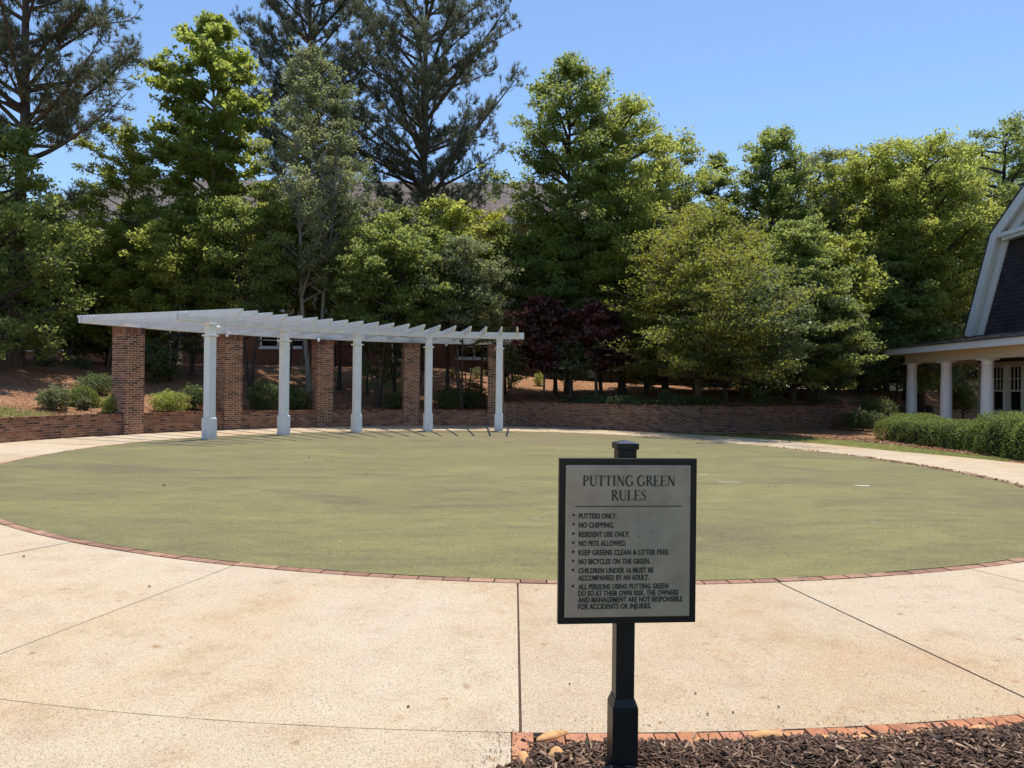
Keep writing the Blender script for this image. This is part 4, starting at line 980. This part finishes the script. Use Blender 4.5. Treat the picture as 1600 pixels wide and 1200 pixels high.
def strip(pts, w0, w1, x0, x1, name, mat):
    """board following the gambrel line between inward offsets w0 and w1"""
    def off(p, i, d):
        P = [Vector(q) for q in pts]; a = (P[i] - P[max(i - 1, 0)]); b = (P[min(i + 1, len(P) - 1)] - P[i])
        a = a if a.length else b; b = b if b.length else a; na = Vector((a.y, -a.x)).normalized(); nb_ = Vector((b.y, -b.x)).normalized(); n = (na + nb_).normalized(); return P[i] - n * (-1) * d / max(.4, n.dot(na))
    for i in range(len(pts) - 1):
        q = [off(pts, i, w0), off(pts, i + 1, w0), off(pts, i + 1, w1), off(pts, i, w1)]
        CL(prism_x(MB(), [(v.x, v.y) for v in q], x0, x1).build(name, mat, club))
# profile runs left to right; inward is to the right-hand side
s_in = -1
def inward(d): return d * s_in
strip(GB, inward(-.02), inward(.34), 19.93, 20.022, 'rake_board', M['white_trim'])
strip(GB, inward(-.28), inward(.10), 19.60, 19.66, 'rake_fascia', M['white_trim'])
strip(GB, inward(-.24), inward(-.10), 19.664, 20.02, 'rake_soffit', M['white_trim'])
strip(GB, inward(-.36), inward(-.285), 19.58, 32, 'roof', M['roof_dark'])
def cwin(yc, wd=.74):
    z0, z1 = .75, 2.62; x = 20.026; y0, y1 = yc - wd / 2, yc + wd / 2; f = .055; mb = MB()
    for b in ((y0, y1, z0, z0 + f), (y0, y1, z1 - f, z1), (y0, y0 + f, z0 + f, z1 - f), (y1 - f, y1, z0 + f, z1 - f)): mb.box(x - .07, x - .001, b[0], b[1], b[2], b[3])
    zm = 1.60; mb.box(x - .065, x - .002, y0 + f, y1 - f, zm - .03, zm + .03)
    for k in (1, 2): ym = y0 + f + (wd - 2 * f) * k / 3; mb.box(x - .045, x - .012, ym - .013, ym + .013, zm + .03, z1 - f)
    zz = (zm + z1 - f) / 2; mb.box(x - .044, x - .013, y0 + f, y1 - f, zz - .013, zz + .013)
    wn = CL(mb.build('window', M['white_trim'], club)); MB().box(x - .012, x - .004, y0 + f, y1 - f, z0 + f, z1 - f).build('pane', M['glass'], wn)
for k in range(8): cwin(29.2 - k * 1.02)
CL(MB().box(19.99, 20.024, 20.9, 29.8, 2.64, 2.74).build('window_head', M['cream'], club)); CL(MB().box(19.95, 20.024, 13, 30.4, 2.78, 3.1).build('dark_header', M['shingle'], club))

# ------------------------------------------------------------------ hedges along the porch
def hedge(label, c, ln, wd, h, rz, n, seed, size=.034):
    r_ = np.random.default_rng(seed); root = empty('boxwood_hedge', (c[0], c[1], -.02), label, 'hedge', 'hedges in front of the porch', rotz=rz)
    def surf(u, v): pass
    P = r_.uniform(-1, 1, (n * 2, 3)); P[:, 2] = (P[:, 2] + 1) / 2
    # push random points to a rounded box surface
    q = P * 1.0; k = 5.0; nrm = (np.abs(q[:, 0]) ** k + np.abs(q[:, 1]) ** k + np.abs(q[:, 2]) ** k) ** (1 / k); q = q / nrm[:, None]; q = q[:n * 2]
    lump = 1 + .035 * np.sin(q[:, 1] * ln * 2.2 + seed) + .03 * np.cos(q[:, 0] * 4 + q[:, 2] * 5 + q[:, 1] * ln * 3.1) + .02 * np.sin(q[:, 1] * ln * 6)
    dep = 1 - (r_.random(len(q)) ** 2) * .10
    dep = np.where(r_.random(len(q)) < .06, 1 + r_.random(len(q)) * .05, dep)
    C = q * (lump * dep)[:, None] * np.array([wd / 2, ln / 2, h]); keep = C[:, 2] > .04 * r_.random(len(C)); C = C[keep][:n]
    V, F, t = leaves(C, len(C), size, r_, up=.5, asp=.6); link('foliage', npmesh('foliage', V, F, L['box'], t), parent=root)
    import bmesh
    bm_ = bmesh.new(); bmesh.ops.create_cube(bm_, size=2); bmesh.ops.subdivide_edges(bm_, edges=bm_.edges[:], cuts=6, use_grid_fill=True)
    for v in bm_.verts:
        kk = (abs(v.co.x) ** 5 + abs(v.co.y) ** 5 + abs(v.co.z) ** 5) ** .2; c_ = v.co / kk; v.co = Vector((c_.x * wd / 2 * .84, c_.y * ln / 2 * .9, max(-.02, c_.z * h * .84)))
    me = bpy.data.meshes.new('twigs'); bm_.to_mesh(me); bm_.free(); link('twigs', me, M['twigmass'], root)
hedge('lower clipped boxwood hedge, the longer left one before the porch columns', (12.35, 20.4), 4.6, 1.6, .76, R(3), 26000, 5, size=.038)
hedge('taller rounded boxwood hedge at the right edge of the photo', (12.65, 17.0), 2.9, 2.2, 1.04, R(-3), 28000, 6, size=.038)
hedge('small dark hedge in shade at the far left end of the clipped hedges', (14.3, 25.2), 3.0, 1.6, .75, R(-35), 14000, 8)

# ------------------------------------------------------------------ trees
T = px_tree; BK = M
# front row, left to right
T('broadleaf_tree', 'dark broadleaf tree at the left edge, its lower leaves bright in the sun', 'tree', -20, 25.0, 190, 585, -150, 128, L['maple'], M['bark_dark'], n_leaf=21000, size=.13, tr=.26, seed=21, limbs=60, prof=[(0, 1.0), (.3, .95), (.6, .7), (1, .3)], clump=.5)
pl = atdepth(24, 600, 26.5)
pine('pine at the left edge with a long limb reaching out right', (pl[0], pl[1], terr(pl[0], pl[1])), 19.0, 9.2, 4.0, 31, limbs=58, tr=.27,
     extra=[((.1, 0, 7.6), (2.0, -.2, 8.0), (4.2, -.4, 10.0)), ((.1, 0, 5.0), (1.2, -.5, 5.2), (2.6, -.8, 6.0)), ((0, 0, 8.4), (2.4, .5, 10.2), (3.9, .6, 12.0))], tufts=1500)
T('sapling', 'slender yellow green tree left of the bright poplar, the nearer of two', 'tree', 168, 29.0, 190, 540, 92, 232, L['fresh'], M['bark_brown'], depth=1.3, n_leaf=17000, size=.10, tr=.07, seed=41, limbs=44, stems=2, clump=.34)
T('sapling', 'slender yellow green tree right beside the left edge of the bright poplar', 'tree', 214, 29.5, 212, 540, 150, 270, L['fresh'], M['bark_brown'], depth=1.3, n_leaf=13000, size=.10, tr=.07, seed=42, limbs=40, stems=2, clump=.34)
T('sapling', 'low leafy tree under the long pine limb at the left', 'tree', 108, 29, 300, 545, 40, 190, L['fresh'], M['bark_brown'], depth=1.2, n_leaf=11000, size=.10, tr=.07, seed=43, limbs=40, stems=2, clump=.36)
T('poplar_tree', 'tall bright tulip poplar with big leaves, left of the pines', 'tree', 330, 31, 28, 410, 232, 412, L['poplar'], M['bark_grey'], n_leaf=27000, size=.150, tr=.15, seed=22, limbs=74, prof=[(0, .75), (.25, .9), (.5, .95), (.75, .85), (.92, .5), (1, .1)], clump=.42, asp=.85, up=.5)
T('birch_tree', 'grey stemmed tree with sparse pale leaves between poplar and pines', 'tree', 484, 29.5, 78, 430, 392, 590, L['greyleaf'], M['bark_grey'], n_leaf=24000, size=.10, tr=.17, seed=23, limbs=74, prof=[(0, .6), (.25, 1), (.5, .85), (.75, .5), (1, .12)], clump=.42, up=.75, stems=2)
p2 = atdepth(478, 600, 39.5); p3 = atdepth(659, 600, 37.5)
pine('left one of the two tall pines rising out of frame in the middle', (p2[0], p2[1], terr(p2[0], p2[1])), 27.0, 10.5, 4.8, 32, limbs=92, tr=.25, tufts=3600)
pine('tallest dark pine right of the middle, its bare trunk showing against the far roof', (p3[0], p3[1], terr(p3[0], p3[1])), 23.8, 5.6, 5.5, 33, limbs=104, tr=.25, prof=[(0, .85), (.12, 1), (.3, .9), (.5, 1.0), (.75, .95), (.9, .7), (1, .25)], tufts=4200)
UND = 'dark understory trees behind the pergola'
T('understory_tree', 'dark dogwood above the pergola, left of the tall pine trunk', 'tree', 590, 28.2, 335, 515, 515, 672, L['maple'], M['bark_dark'], n_leaf=13000, depth=1.5, size=.11, tr=.08, seed=51, limbs=46, stems=3, group=UND, prof=[(0, .9), (.5, 1), (.85, .7), (1, .2)], flat=.35)
T('understory_tree', 'dark dogwood above the pergola, right of the tall pine trunk', 'tree', 722, 28.4, 375, 515, 650, 800, L['greyleaf'], M['bark_dark'], n_leaf=13000, depth=1.5, size=.11, tr=.08, seed=52, limbs=46, stems=3, group=UND, prof=[(0, .9), (.5, 1), (.85, .7), (1, .2)], flat=.35)
T('understory_tree', 'dark leafy tree below the bright poplar', 'tree', 390, 28.4, 300, 505, 300, 470, L['maple'], M['bark_dark'], n_leaf=13000, depth=1.5, size=.11, tr=.08, seed=53, limbs=46, stems=2, group=UND, prof=[(0, .9), (.5, 1), (.85, .7), (1, .2)])
T('understory_tree', 'dark leafy tree above the nearest brick pillar', 'tree', 265, 28.2, 340, 500, 170, 345, L['fresh'], M['bark_dark'], n_leaf=13000, depth=1.5, size=.11, tr=.08, seed=54, limbs=46, stems=2, group=UND, prof=[(0, .9), (.5, 1), (.85, .7), (1, .2)])
T('understory_tree', 'dark tree filling the gap just left of the tall pine trunk', 'tree', 650, 29, 365, 500, 560, 745, L['maple'], M['bark_dark'], n_leaf=15000, size=.12, tr=.08, seed=55, limbs=40, stems=2, group=UND)
T('yellow_tree', 'small yellow leaved tree right of the tall pine trunk', 'tree', 752, 33, 332, 420, 712, 800, L['yellow'], M['bark_brown'], n_leaf=5000, size=.10, tr=.06, seed=56, limbs=26, clump=.35)
T('poplar_tree', 'highest green tree right of the pines, pointed top', 'tree', 888, 31.6, 94, 540, 778, 965, L['maple'], M['bark_dark'], n_leaf=36000, size=.13, tr=.17, seed=24, limbs=92, prof=[(0, .85), (.3, 1), (.65, .98), (.85, .7), (1, .15)], clump=.46)
T('poplar_tree', 'broad bright topped tree right behind the highest green one', 'tree', 972, 31.2, 158, 540, 888, 1040, L['fresh'], M['bark_dark'], n_leaf=30000, size=.12, tr=.16, seed=25, limbs=84, prof=[(0, .9), (.5, 1), (.8, .95), (.93, .75), (1, .35)], clump=.5, lup=.7)
T('broadleaf_tree', 'bright green tree sloping down right of the highest two', 'tree', 1040, 34, 216, 540, 960, 1098, L['fresh'], M['bark_dark'], n_leaf=24000, size=.12, tr=.14, seed=26, limbs=68, prof=[(0, .9), (.5, 1), (.8, .95), (.93, .75), (1, .35)], clump=.5)
T('crape_myrtle', 'wide bronze olive crape myrtle leaning over the brick wall right of centre', 'tree', 1090, 27.2, 328, 590, 955, 1222, L['olive'], M['bark_brown'], n_leaf=60000, size=.085, tr=.10, seed=27, limbs=104, stems=4, depth=5.4, prof=[(0, .85), (.3, 1), (.6, .9), (.85, .6), (1, .2)], clump=.55, lup=.8, flat=.30, inner=.3, rag=.5)
T('broadleaf_tree', 'narrow distant tree top in the gap right of the highest group', 'tree', 1118, 38, 240, 520, 1082, 1152, L['maple'], M['bark_dark'], n_leaf=12000, size=.13, tr=.12, seed=61, limbs=44)
T('poplar_tree', 'pointed tree top right of centre, highest of the right hand row', 'tree', 1205, 36, 203, 540, 1135, 1268, L['maple'], M['bark_dark'], n_leaf=24000, size=.14, tr=.15, seed=28, limbs=70, prof=[(0, .9), (.5, 1), (.8, .85), (.93, .5), (1, .2)], clump=.5)
T('broadleaf_tree', 'silvery green tree behind and right of the pointed one', 'tree', 1278, 38, 240, 540, 1215, 1345, L['greyleaf'], M['bark_dark'], n_leaf=23000, size=.12, tr=.15, seed=62, limbs=62, prof=[(0, .9), (.5, 1), (.8, .95), (.93, .75), (1, .35)], clump=.5)
T('broadleaf_tree', 'rounded green tree between the silvery one and the tall dark trunked one', 'tree', 1345, 36, 230, 540, 1275, 1412, L['fresh'], M['bark_dark'], n_leaf=24000, size=.12, tr=.15, seed=63, limbs=62, prof=[(0, .9), (.5, 1), (.8, .95), (.93, .75), (1, .35)], clump=.5)
T('dogwood_tree', 'layered light green dogwood reaching out over shade right of the olive tree', 'tree', 1240, 28.6, 342, 600, 1145, 1322, L['maple'], M['bark_dark'], depth=3.2, n_leaf=44000, size=.10, tr=.11, seed=29, limbs=70, stems=2, prof=[(0, 1), (.3, 1), (.6, .75), (1, .2)], flat=.28, clump=.5, droop=.12)
T('broadleaf_tree', 'big tree with tall dark trunk left of the clubhouse', 'tree', 1436, 34.5, 218, 500, 1318, 1530, L['fresh'], M['bark_dark'], n_leaf=44000, size=.12, tr=.24, seed=30, limbs=96, prof=[(0, .6), (.2, .9), (.6, 1), (.85, .7), (1, .25)], clump=.52)
T('broadleaf_tree', 'tall tree rising behind the clubhouse gable', 'tree', 1562, 39, 192, 560, 1470, 1680, L['maple'], M['bark_dark'], n_leaf=32000, size=.13, tr=.2, seed=64, limbs=80, prof=[(0, .6), (.3, 1), (.7, 1), (.9, .7), (1, .3)], clump=.5)
T('broadleaf_tree', 'green tree between the dark trunked one and the clubhouse', 'tree', 1508, 43, 225, 560, 1440, 1590, L['fresh'], M['bark_dark'], n_leaf=20000, size=.14, tr=.18, seed=65, limbs=60, clump=.55)
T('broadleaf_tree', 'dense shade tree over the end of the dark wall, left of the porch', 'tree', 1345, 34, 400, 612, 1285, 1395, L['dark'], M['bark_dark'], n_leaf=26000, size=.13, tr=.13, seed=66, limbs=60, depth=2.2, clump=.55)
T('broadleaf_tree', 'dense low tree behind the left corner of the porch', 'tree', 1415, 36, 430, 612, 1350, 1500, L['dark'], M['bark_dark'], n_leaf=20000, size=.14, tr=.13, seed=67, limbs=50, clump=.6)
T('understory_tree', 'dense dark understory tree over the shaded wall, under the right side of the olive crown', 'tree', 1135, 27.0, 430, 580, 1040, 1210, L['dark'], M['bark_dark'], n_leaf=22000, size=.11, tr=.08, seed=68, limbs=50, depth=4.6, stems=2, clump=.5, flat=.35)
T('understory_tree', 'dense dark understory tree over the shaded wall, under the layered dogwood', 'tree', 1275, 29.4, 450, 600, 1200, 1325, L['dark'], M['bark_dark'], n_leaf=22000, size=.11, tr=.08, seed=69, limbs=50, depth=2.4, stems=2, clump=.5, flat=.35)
# purple leaved pair
T('purple_leaf_tree', 'purple leaved tree with red sunlit top, just right of the pergola', 'tree', 850, 28.3, 470, 578, 796, 898, L['purple'], M['bark_dark'], n_leaf=5200, size=.13, tr=.05, seed=71, limbs=34, rag=.35, flat=.35, clump=.40, asp=.85, group='purple leaved trees', prof=[(0, .75), (.35, 1), (.75, .85), (1, .45)])
T('purple_leaf_tree', 'darker purple leaved tree in shade beside the red topped one', 'tree', 932, 28.2, 478, 578, 886, 978, L['purple'], M['bark_dark'], n_leaf=4200, size=.13, tr=.08, seed=72, limbs=30, rag=.35, flat=.35, clump=.40, asp=.85, group='purple leaved trees', prof=[(0, .75), (.35, 1), (.75, .85), (1, .45)])
# woods closing the view
WOOD = 'woodland trees closing the view'
wood = [(60, 29.5, 340, 560, L['maple'], 'dim green tree low behind the left pine'), (-70, 36, 200, 590, L['dark'], 'dark tree beyond the left edge of the pine'), (170, 31.5, 420, 560, L['dark'], 'low dark tree behind the two slender saplings'),
        (1130, 42, 330, 600, L['maple'], 'dim tree behind the olive crape myrtle'), (1215, 43, 300, 610, L['dark'], 'dark tree behind the layered dogwood'), (1300, 42, 290, 612, L['maple'], 'dim woodland tree behind the shaded wall, left one'),
        (1385, 41, 270, 600, L['dark'], 'dim woodland tree behind the shaded wall, right one'), (1470, 46, 290, 600, L['dark'], 'dark woodland tree seen between the porch columns'), (1560, 48, 260, 600, L['maple'], 'woodland tree behind the porch roof'),
        (1650, 44, 240, 600, L['maple'], 'woodland tree hidden mostly by the gable'), (1350, 52, 250, 600, L['maple'], 'farthest woodland tree left of the big dark trunk'), (1440, 56, 250, 600, L['dark'], 'farthest woodland tree right of the big dark trunk')]
for i, (px, dep, yt, yb, lm, lab) in enumerate(wood):
    T('woodland_tree', lab, 'tree', px, dep, yt, yb, px - 78, px + 78, lm, M['bark_dark'], n_leaf=11000, size=.21, tr=.15, seed=80 + i, limbs=44, clump=.75, group=WOOD, prof=[(0, .9), (.5, 1), (.85, .7), (1, .25)])
fill = [(20, 34, 360, 215), (120, 35, 400, 200), (205, 35, 385, 200), (300, 35, 350, 210), (372, 35.5, 380, 200), (448, 34.5, 330, 200), (530, 35, 345, 190), (618, 34.5, 350, 170), (700, 34, 345, 170), (790, 35, 350, 200),
        (868, 35.5, 330, 215), (940, 35, 360, 200), (1010, 35.5, 330, 200), (1085, 36, 340, 210), (1160, 36, 360, 230), (1240, 37, 350, 230), (1310, 36, 360, 230), (1395, 37, 380, 230)]
FLAB = ['mid height tree behind the trunk of the left pine', 'mid height tree below the long pine limb, left of the saplings', 'mid height tree between the two slender saplings, farther back', 'mid height tree behind the trunk of the bright poplar',
        'mid height tree above the second brick pillar, far back', 'mid height tree behind the grey stemmed tree', 'mid height tree above the third brick pillar', 'mid height tree below the far roof, left of the tall pine trunk', 'mid height tree below the far roof, right of the tall pine trunk',
        'mid height tree behind the right end of the pergola', 'mid height tree above the red topped purple tree', 'mid height tree above the darker purple tree', 'mid height tree behind the left half of the olive crape myrtle', 'mid height tree behind the right half of the olive crape myrtle',
        'mid height tree between the olive crape myrtle and the layered dogwood', 'mid height tree behind the layered dogwood', 'mid height tree behind the right side of the layered dogwood', 'mid height tree in front of the big dark trunk left of the porch']
FL = 'lower leafy trees filling the gaps between the tall trunks'
for i, (px, dep, yt, hh) in enumerate(fill):
    T('understory_tree', FLAB[i], 'tree', px, dep - 3.9, yt + (-28 if px < 760 else 12), 512 if px < 1030 else min(600, yt + hh), px - 62, px + 62, [L['fresh'], L['fresh'], L['maple'], L['fresh'], L['olive']][i % 5], M['bark_dark'], n_leaf=8000 if px < 800 else 12000, size=.14, tr=.09, seed=200 + i, limbs=34, clump=.5, depth=1.3 if px < 800 else None, group=FL + (' left' if px < 800 else ' right'), stems=1 + i % 2, prof=[(0, .9), (.4, 1), (.8, .8), (1, .3)])
# small bare stemmed trees in the shade under the crowns
SM = 'small understory saplings on the bank'
sm = [(298, 29, 470, 548, L['dark'], 3, 'multi stemmed dark bush tree right of the nearest brick pillar'), (574, 30.5, 480, 545, L['dark'], 1, 'thin straight sapling left of the middle white column'), (592, 29.0, 500, 590, L['greyleaf'], 2, 'slanting sapling right of the middle white column'),
      (728, 29.2, 490, 545, L['maple'], 3, 'forked sapling between the fourth and last columns'), (795, 28.8, 530, 590, L['dark'], 2, 'thin sapling just right of the last white column'), (892, 28.3, 540, 592, L['dark'], 1, 'short sapling stump like stem between the purple trees'),
      (1160, 29, 470, 600, L['dark'], 1, 'dark stemmed tree in shade below the olive crown'), (1190, 29.6, 540, 610, L['dark'], 2, 'thin leaning stems in shade left of the layered dogwood'), (1010, 30.5, 520, 600, L['dark'], 2, 'dark bush tree at the foot of the olive crape myrtle'), (240, 27.5, 540, 590, L['dark'], 1, 'leaning thin stem right beside the nearest brick pillar')]
for i, (px, dep, yt, yb, lm, stn, lab) in enumerate(sm):
    T('understory_sapling', lab, 'small tree', px, dep, yt, yb, px - 32, px + 34, lm, M['bark_dark'], n_leaf=2600, size=.09, tr=.055, seed=110 + i, limbs=16, stems=stn, clump=.30, group=SM)

# ------------------------------------------------------------------ shrubs on the bank
def SH(lab, px, py, w, h, mat, name='shrub', dep=None, n=3000, size=.06, rnd=False, cat='shrub', zz=None, grp=None):
    # py is where its foot shows; find the distance on the bank
    best = None
    for d in np.arange(14, 42, .1):
        g = atdepth(px, py, d)
        if g[2] <= terr(g[0], g[1]) + .02 and math.hypot(g[0] - CX, g[1] - CY) > 13.2: best = g; break
    if dep is not None or best is None: best = atdepth(px, py, dep or 37)
    d = best[1]; s = d / FPX
    return shrub(name, lab, cat, (best[0], best[1] + .1, terr(best[0], best[1]) - .02), w * s, w * s * .8, h * s, mat, n=n, size=size, seed=int(px) % 97, round_=rnd, group=grp)
SH('clipped round dark green shrub on the bank left of the nearest pillar', 126, 634, 56, 34, L['box'], 'round_shrub', n=7000, size=.045, rnd=True)
SH('loose light green shrub left of the clipped round one', 82, 640, 52, 38, L['greyleaf'], n=3800)
SH('small grey green shrub in front of the clipped round one', 127, 640, 20, 20, L['greyleaf'], n=1500)
SH('pale lime shrub on the left side of the nearest pillar', 172, 646, 36, 30, L['lime'], n=4200, size=.05)
SH('pale lime shrub between the nearest pillar and the first white column', 262, 644, 60, 34, L['lime'], n=6500, size=.05)
SH('grey leaved shrub high on the bank at far left', 70, 572, 28, 18, L['greyleaf'], n=1500)
SH('light leaved shrub high on the bank, left of the nearest pillar', 122, 575, 36, 20, L['greyleaf'], n=1800)
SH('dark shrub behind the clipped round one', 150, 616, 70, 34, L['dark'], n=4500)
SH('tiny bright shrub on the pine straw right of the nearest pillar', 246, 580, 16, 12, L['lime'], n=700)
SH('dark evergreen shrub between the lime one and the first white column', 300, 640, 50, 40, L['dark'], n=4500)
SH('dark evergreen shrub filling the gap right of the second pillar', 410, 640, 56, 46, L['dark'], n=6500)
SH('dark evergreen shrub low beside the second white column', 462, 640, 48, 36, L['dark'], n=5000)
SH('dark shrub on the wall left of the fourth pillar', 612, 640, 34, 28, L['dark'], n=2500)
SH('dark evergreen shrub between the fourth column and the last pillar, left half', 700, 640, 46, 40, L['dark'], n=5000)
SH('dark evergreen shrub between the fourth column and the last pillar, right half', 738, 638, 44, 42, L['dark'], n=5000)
SH('bright variegated shrub in the middle gap of the pergola', 600, 590, 26, 22, L['lime'], n=700)
SH('bright leaved shrub right of the fourth column', 706, 590, 26, 18, L['lime'], n=600)
SH('light shrub behind the last white column', 746, 592, 26, 20, L['greyleaf'], n=900)
SH('pale green shrub under the purple trees', 842, 604, 18, 24, L['lime'], n=900)
SH('light leaved shrub just right of the last white column', 797, 606, 26, 24, L['greyleaf'], n=1100)
SH('yellow green shrub far under the trees at right', 1180, 614, 40, 24, L['lime'], n=1800)
SH('second yellow green shrub far under the trees at right', 1215, 616, 36, 18, L['lime'], n=1500)
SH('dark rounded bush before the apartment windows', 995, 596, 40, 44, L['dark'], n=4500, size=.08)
SH('pale tipped shrub in the ground cover on the right wall', 1040, 630, 22, 20, L['greyleaf'], n=1000)
g = atdepth(1504, 652, 36)
tree('topiary_tree', 'small round headed tree seen between the porch columns', 'small tree', (g[0], 36, .0), 1.75, .7, .75, .75, L['box'], M['bark_dark'], n_leaf=5000, size=.06, tr=.05, seed=140, limbs=26, prof=[(0, .8), (.4, 1), (.8, .8), (1, .4)], clump=.26)
shrub('shrub', 'dark rounded bush at the foot of the right end of the brick wall', 'shrub', (13.6, 27.6, -.02), 1.8, 1.4, .8, L['dark'], n=5000, size=.07, seed=5)
shrub('shrub', 'second dark bush in deep shade between the wall end and the porch', 'shrub', (15.3, 30.2, -.02), 2.4, 1.8, 1.3, L['dark'], n=6000, size=.08, seed=6)
# ground cover as stuff: low leaves on the bank and dry litter
C = []
for _ in range(15000):
    t = random.uniform(8, 44); d = abs(random.gauss(.9, .7)) + .25; x, y, _ = pol(t, rwall(t) + .1 + d); m_ = math.sin(x * 2.1) + math.cos(y * 1.7 + x)
    if m_ > -.5: C.append((x, y, terr(x, y) + random.uniform(0, .26) * (1.2 if m_ > .4 else .6)))
V, F, q = leaves(np.array(C), len(C), .075, rng, up=.9); tag(link('ground_cover', npmesh('ground_cover', V, F, L['dark'], q)), 'low dark green ground cover along the top of the right wall', 'ground cover', kind='stuff')
C = []
for _ in range(26000):
    t = random.uniform(-95, 60); d = random.expovariate(1 / 5.5) + .15
    if d > 14: continue
    x, y, _ = pol(t, (rwall(t) if t < 45.4 else interp(t, [(45.4, 20.4), (50, 17), (60, 14.5)])) + .25 + d); C.append((x, y, terr(x, y) + random.uniform(.0, .03)))
for _ in range(5000):
    t = random.uniform(40, 80); e = random.uniform(.0, 1.6) + interp(t, lawnw) * .9; x, y, _ = pol(t, rout(t) + e); C.append((x, y, .0 + random.uniform(0, .02)))
V, F, q = leaves(np.array(C), len(C), .085, rng, up=1.3, spread=.45, asp=.35); tag(link('leaf_litter', npmesh('leaf_litter', V, F, M['deadleaf'], q)), 'brown pine straw and dry leaves scattered over the bank', 'leaf litter', kind='stuff')
C = []
for _ in range(620):
    t = random.choice([random.gauss(88, 6), random.gauss(103, 9), random.uniform(58, 125)]); x, y, _ = pol(t, rg(t) + random.gauss(.02, .045)); C.append((x, y, .012 + random.uniform(0, .018)))
for _ in range(26):
    t = random.uniform(-180, 180); x, y, _ = pol(t, random.uniform(2, 9)); C.append((x, y, .010))
V, F, q = leaves(np.array(C), len(C), .055, rng, up=1.3, spread=.5, asp=.6); tag(link('dry_leaves', npmesh('dry_leaves', V, F, M['deadleaf'], q)), 'dry brown leaves gathered along the right edge of the green', 'dry leaves', kind='stuff')
# worn whitish patches on the turf
def patch(lab, px, py, wx, wy, seed):
    rr = random.Random(seed); g = ground(px, py, .0); n = 22
    pts = [(wx * math.cos(6.2832 * i / n) * rr.uniform(.45, 1.1), wy * math.sin(6.2832 * i / n) * rr.uniform(.4, 1.1)) for i in range(n)]
    tag(MB().prism(pts, -.004, .0035).build('worn_patch', M['scuff'], loc=(g[0], g[1], .006)), lab, 'worn patch', 'whitish worn spots on the turf')
patch('whitish worn spot on the green, largest, toward the right edge', 1348, 759.5, .17, .09, 1)
patch('long thin pale scuff on the green just right of the sign board', 1137, 754, .30, .035, 2)
patch('short pale scuff touching the right edge of the sign board', 1100, 742.5, .13, .03, 3)
patch('small pale scuff low on the green right of the sign', 1366, 817, .07, .016, 4)
patch('tiny pale scuff just left of the sign board', 838, 812, .05, .014, 5)
def bit(lab, px, py, r, seed, nm='pine_cone_scale', mat=None):
    me = blob((r, r * .7, r * .5), seed); me.materials.clear(); me.materials.append(mat or M['pebble']); g = ground(px, py, .0); tag(link(nm, me, loc=(g[0], g[1], .004 + r * .4)), lab, 'debris', 'bits of dry debris')
for i, (px, py, r, lab) in enumerate([(257, 759, .022, 'small dark lump lying on the left part of the green'), (234, 917, .011, 'dark speck of debris on the left slab'), (638, 1105, .008, 'dark speck on the centre slab near the long joint'), (38, 870, .012, 'dark speck near the left end of the slab joint'),
                                      (1086, 1084, .007, 'reddish crumb on the slab right of the sign post, upper one'), (1105, 1116, .007, 'reddish crumb on the slab right of the sign post, lower one'), (1145, 1114, .007, 'reddish crumb on the slab, rightmost by the sign post'), (1216, 1105, .007, 'dark crumb on the slab above the mulch bed'), (890, 1069, .006, 'black speck on the slab left of the sign post')]):
    bit(lab, px, py, r, 50 + i, 'dry_debris')
# far things seen between the porch columns
g = atdepth(1463, 645, 35); r_ = empty('utility_box', (g[0], 35, -.05), 'tan utility box seen between the first two porch columns', 'utility box')
MB().box(-.42, .42, -.4, .4, 0, .85).build('cabinet', M['siding_tan'], r_); MB().box(-.46, .46, -.44, .44, .852, .91).build('lid', M['cream'], r_)
for k in range(5): MB().box(-.36, .36, -.415, -.402, .15 + k * .13, .22 + k * .13).build('louver', M['cream'], r_)
hs = empty('far_house', (39, 62, -.05), 'pale low house far beyond the porch columns', 'building')
MB().box(-5, 5, -3, 3, 0, 2.9).build('wall', M['siding_tan'], hs)
mb = MB(); mb.v = [(-5.5, -3.6, 2.9), (5.5, -3.6, 2.9), (5.5, 3.6, 2.9), (-5.5, 3.6, 2.9), (-3, 0, 5), (3, 0, 5)]; mb.f = [(0, 1, 5, 4), (1, 2, 5), (2, 3, 4, 5), (3, 0, 4), (3, 2, 1, 0)]; mb.build('roof', M['roof_far'], hs)
for x in (-3.6, -.6, 2.4): MB().box(x, x + 1.2, -3.05, -3.003, 1.0, 2.2).build('window', M['glass'], hs)

# distant wood that closes the horizon: nobody could count its trees
C = []; TN = []
for _ in range(22000):
    a = random.uniform(-62, 62); d = random.gauss(84, 5); top = 9 + 2.5 * math.sin(a * .35) + 1.6 * math.sin(a * 1.3 + 1) + 1.0 * math.sin(a * 3.1)
    z = -.2 + top * random.random() ** .8; C.append((d * math.sin(R(a)), d * math.cos(R(a)), z)); TN.append(.3 + .3 * random.random() + .02 * z)
V, F, q = leaves(np.array(C), len(C), 1.25, rng, up=.6, tone=np.array(TN)); tag(link('distant_woods', npmesh('distant_woods', V, F, L['maple'], q)), 'distant band of woodland closing the horizon behind everything', 'woodland', kind='stuff')

# clay crumbs and stray shreds that have washed out of the bed over the border bricks
C = []
for _ in range(900):
    t = random.uniform(151, 179.6); x, y, _ = pol(t, 12.05 + random.gauss(.05, .09)); C.append((x, y, .006))
for _ in range(260):
    C.append((random.gauss(-.03, .06), random.uniform(2.6, 3.2), .004))
V, F, q = leaves(np.array(C), len(C), .011, rng, up=1.2, spread=.5, asp=.5); tag(link('mulch_crumbs', npmesh('mulch_crumbs', V, F, M['chip'], q)), 'fine crumbs of mulch washed over the orange border bricks', 'mulch crumbs', kind='stuff')
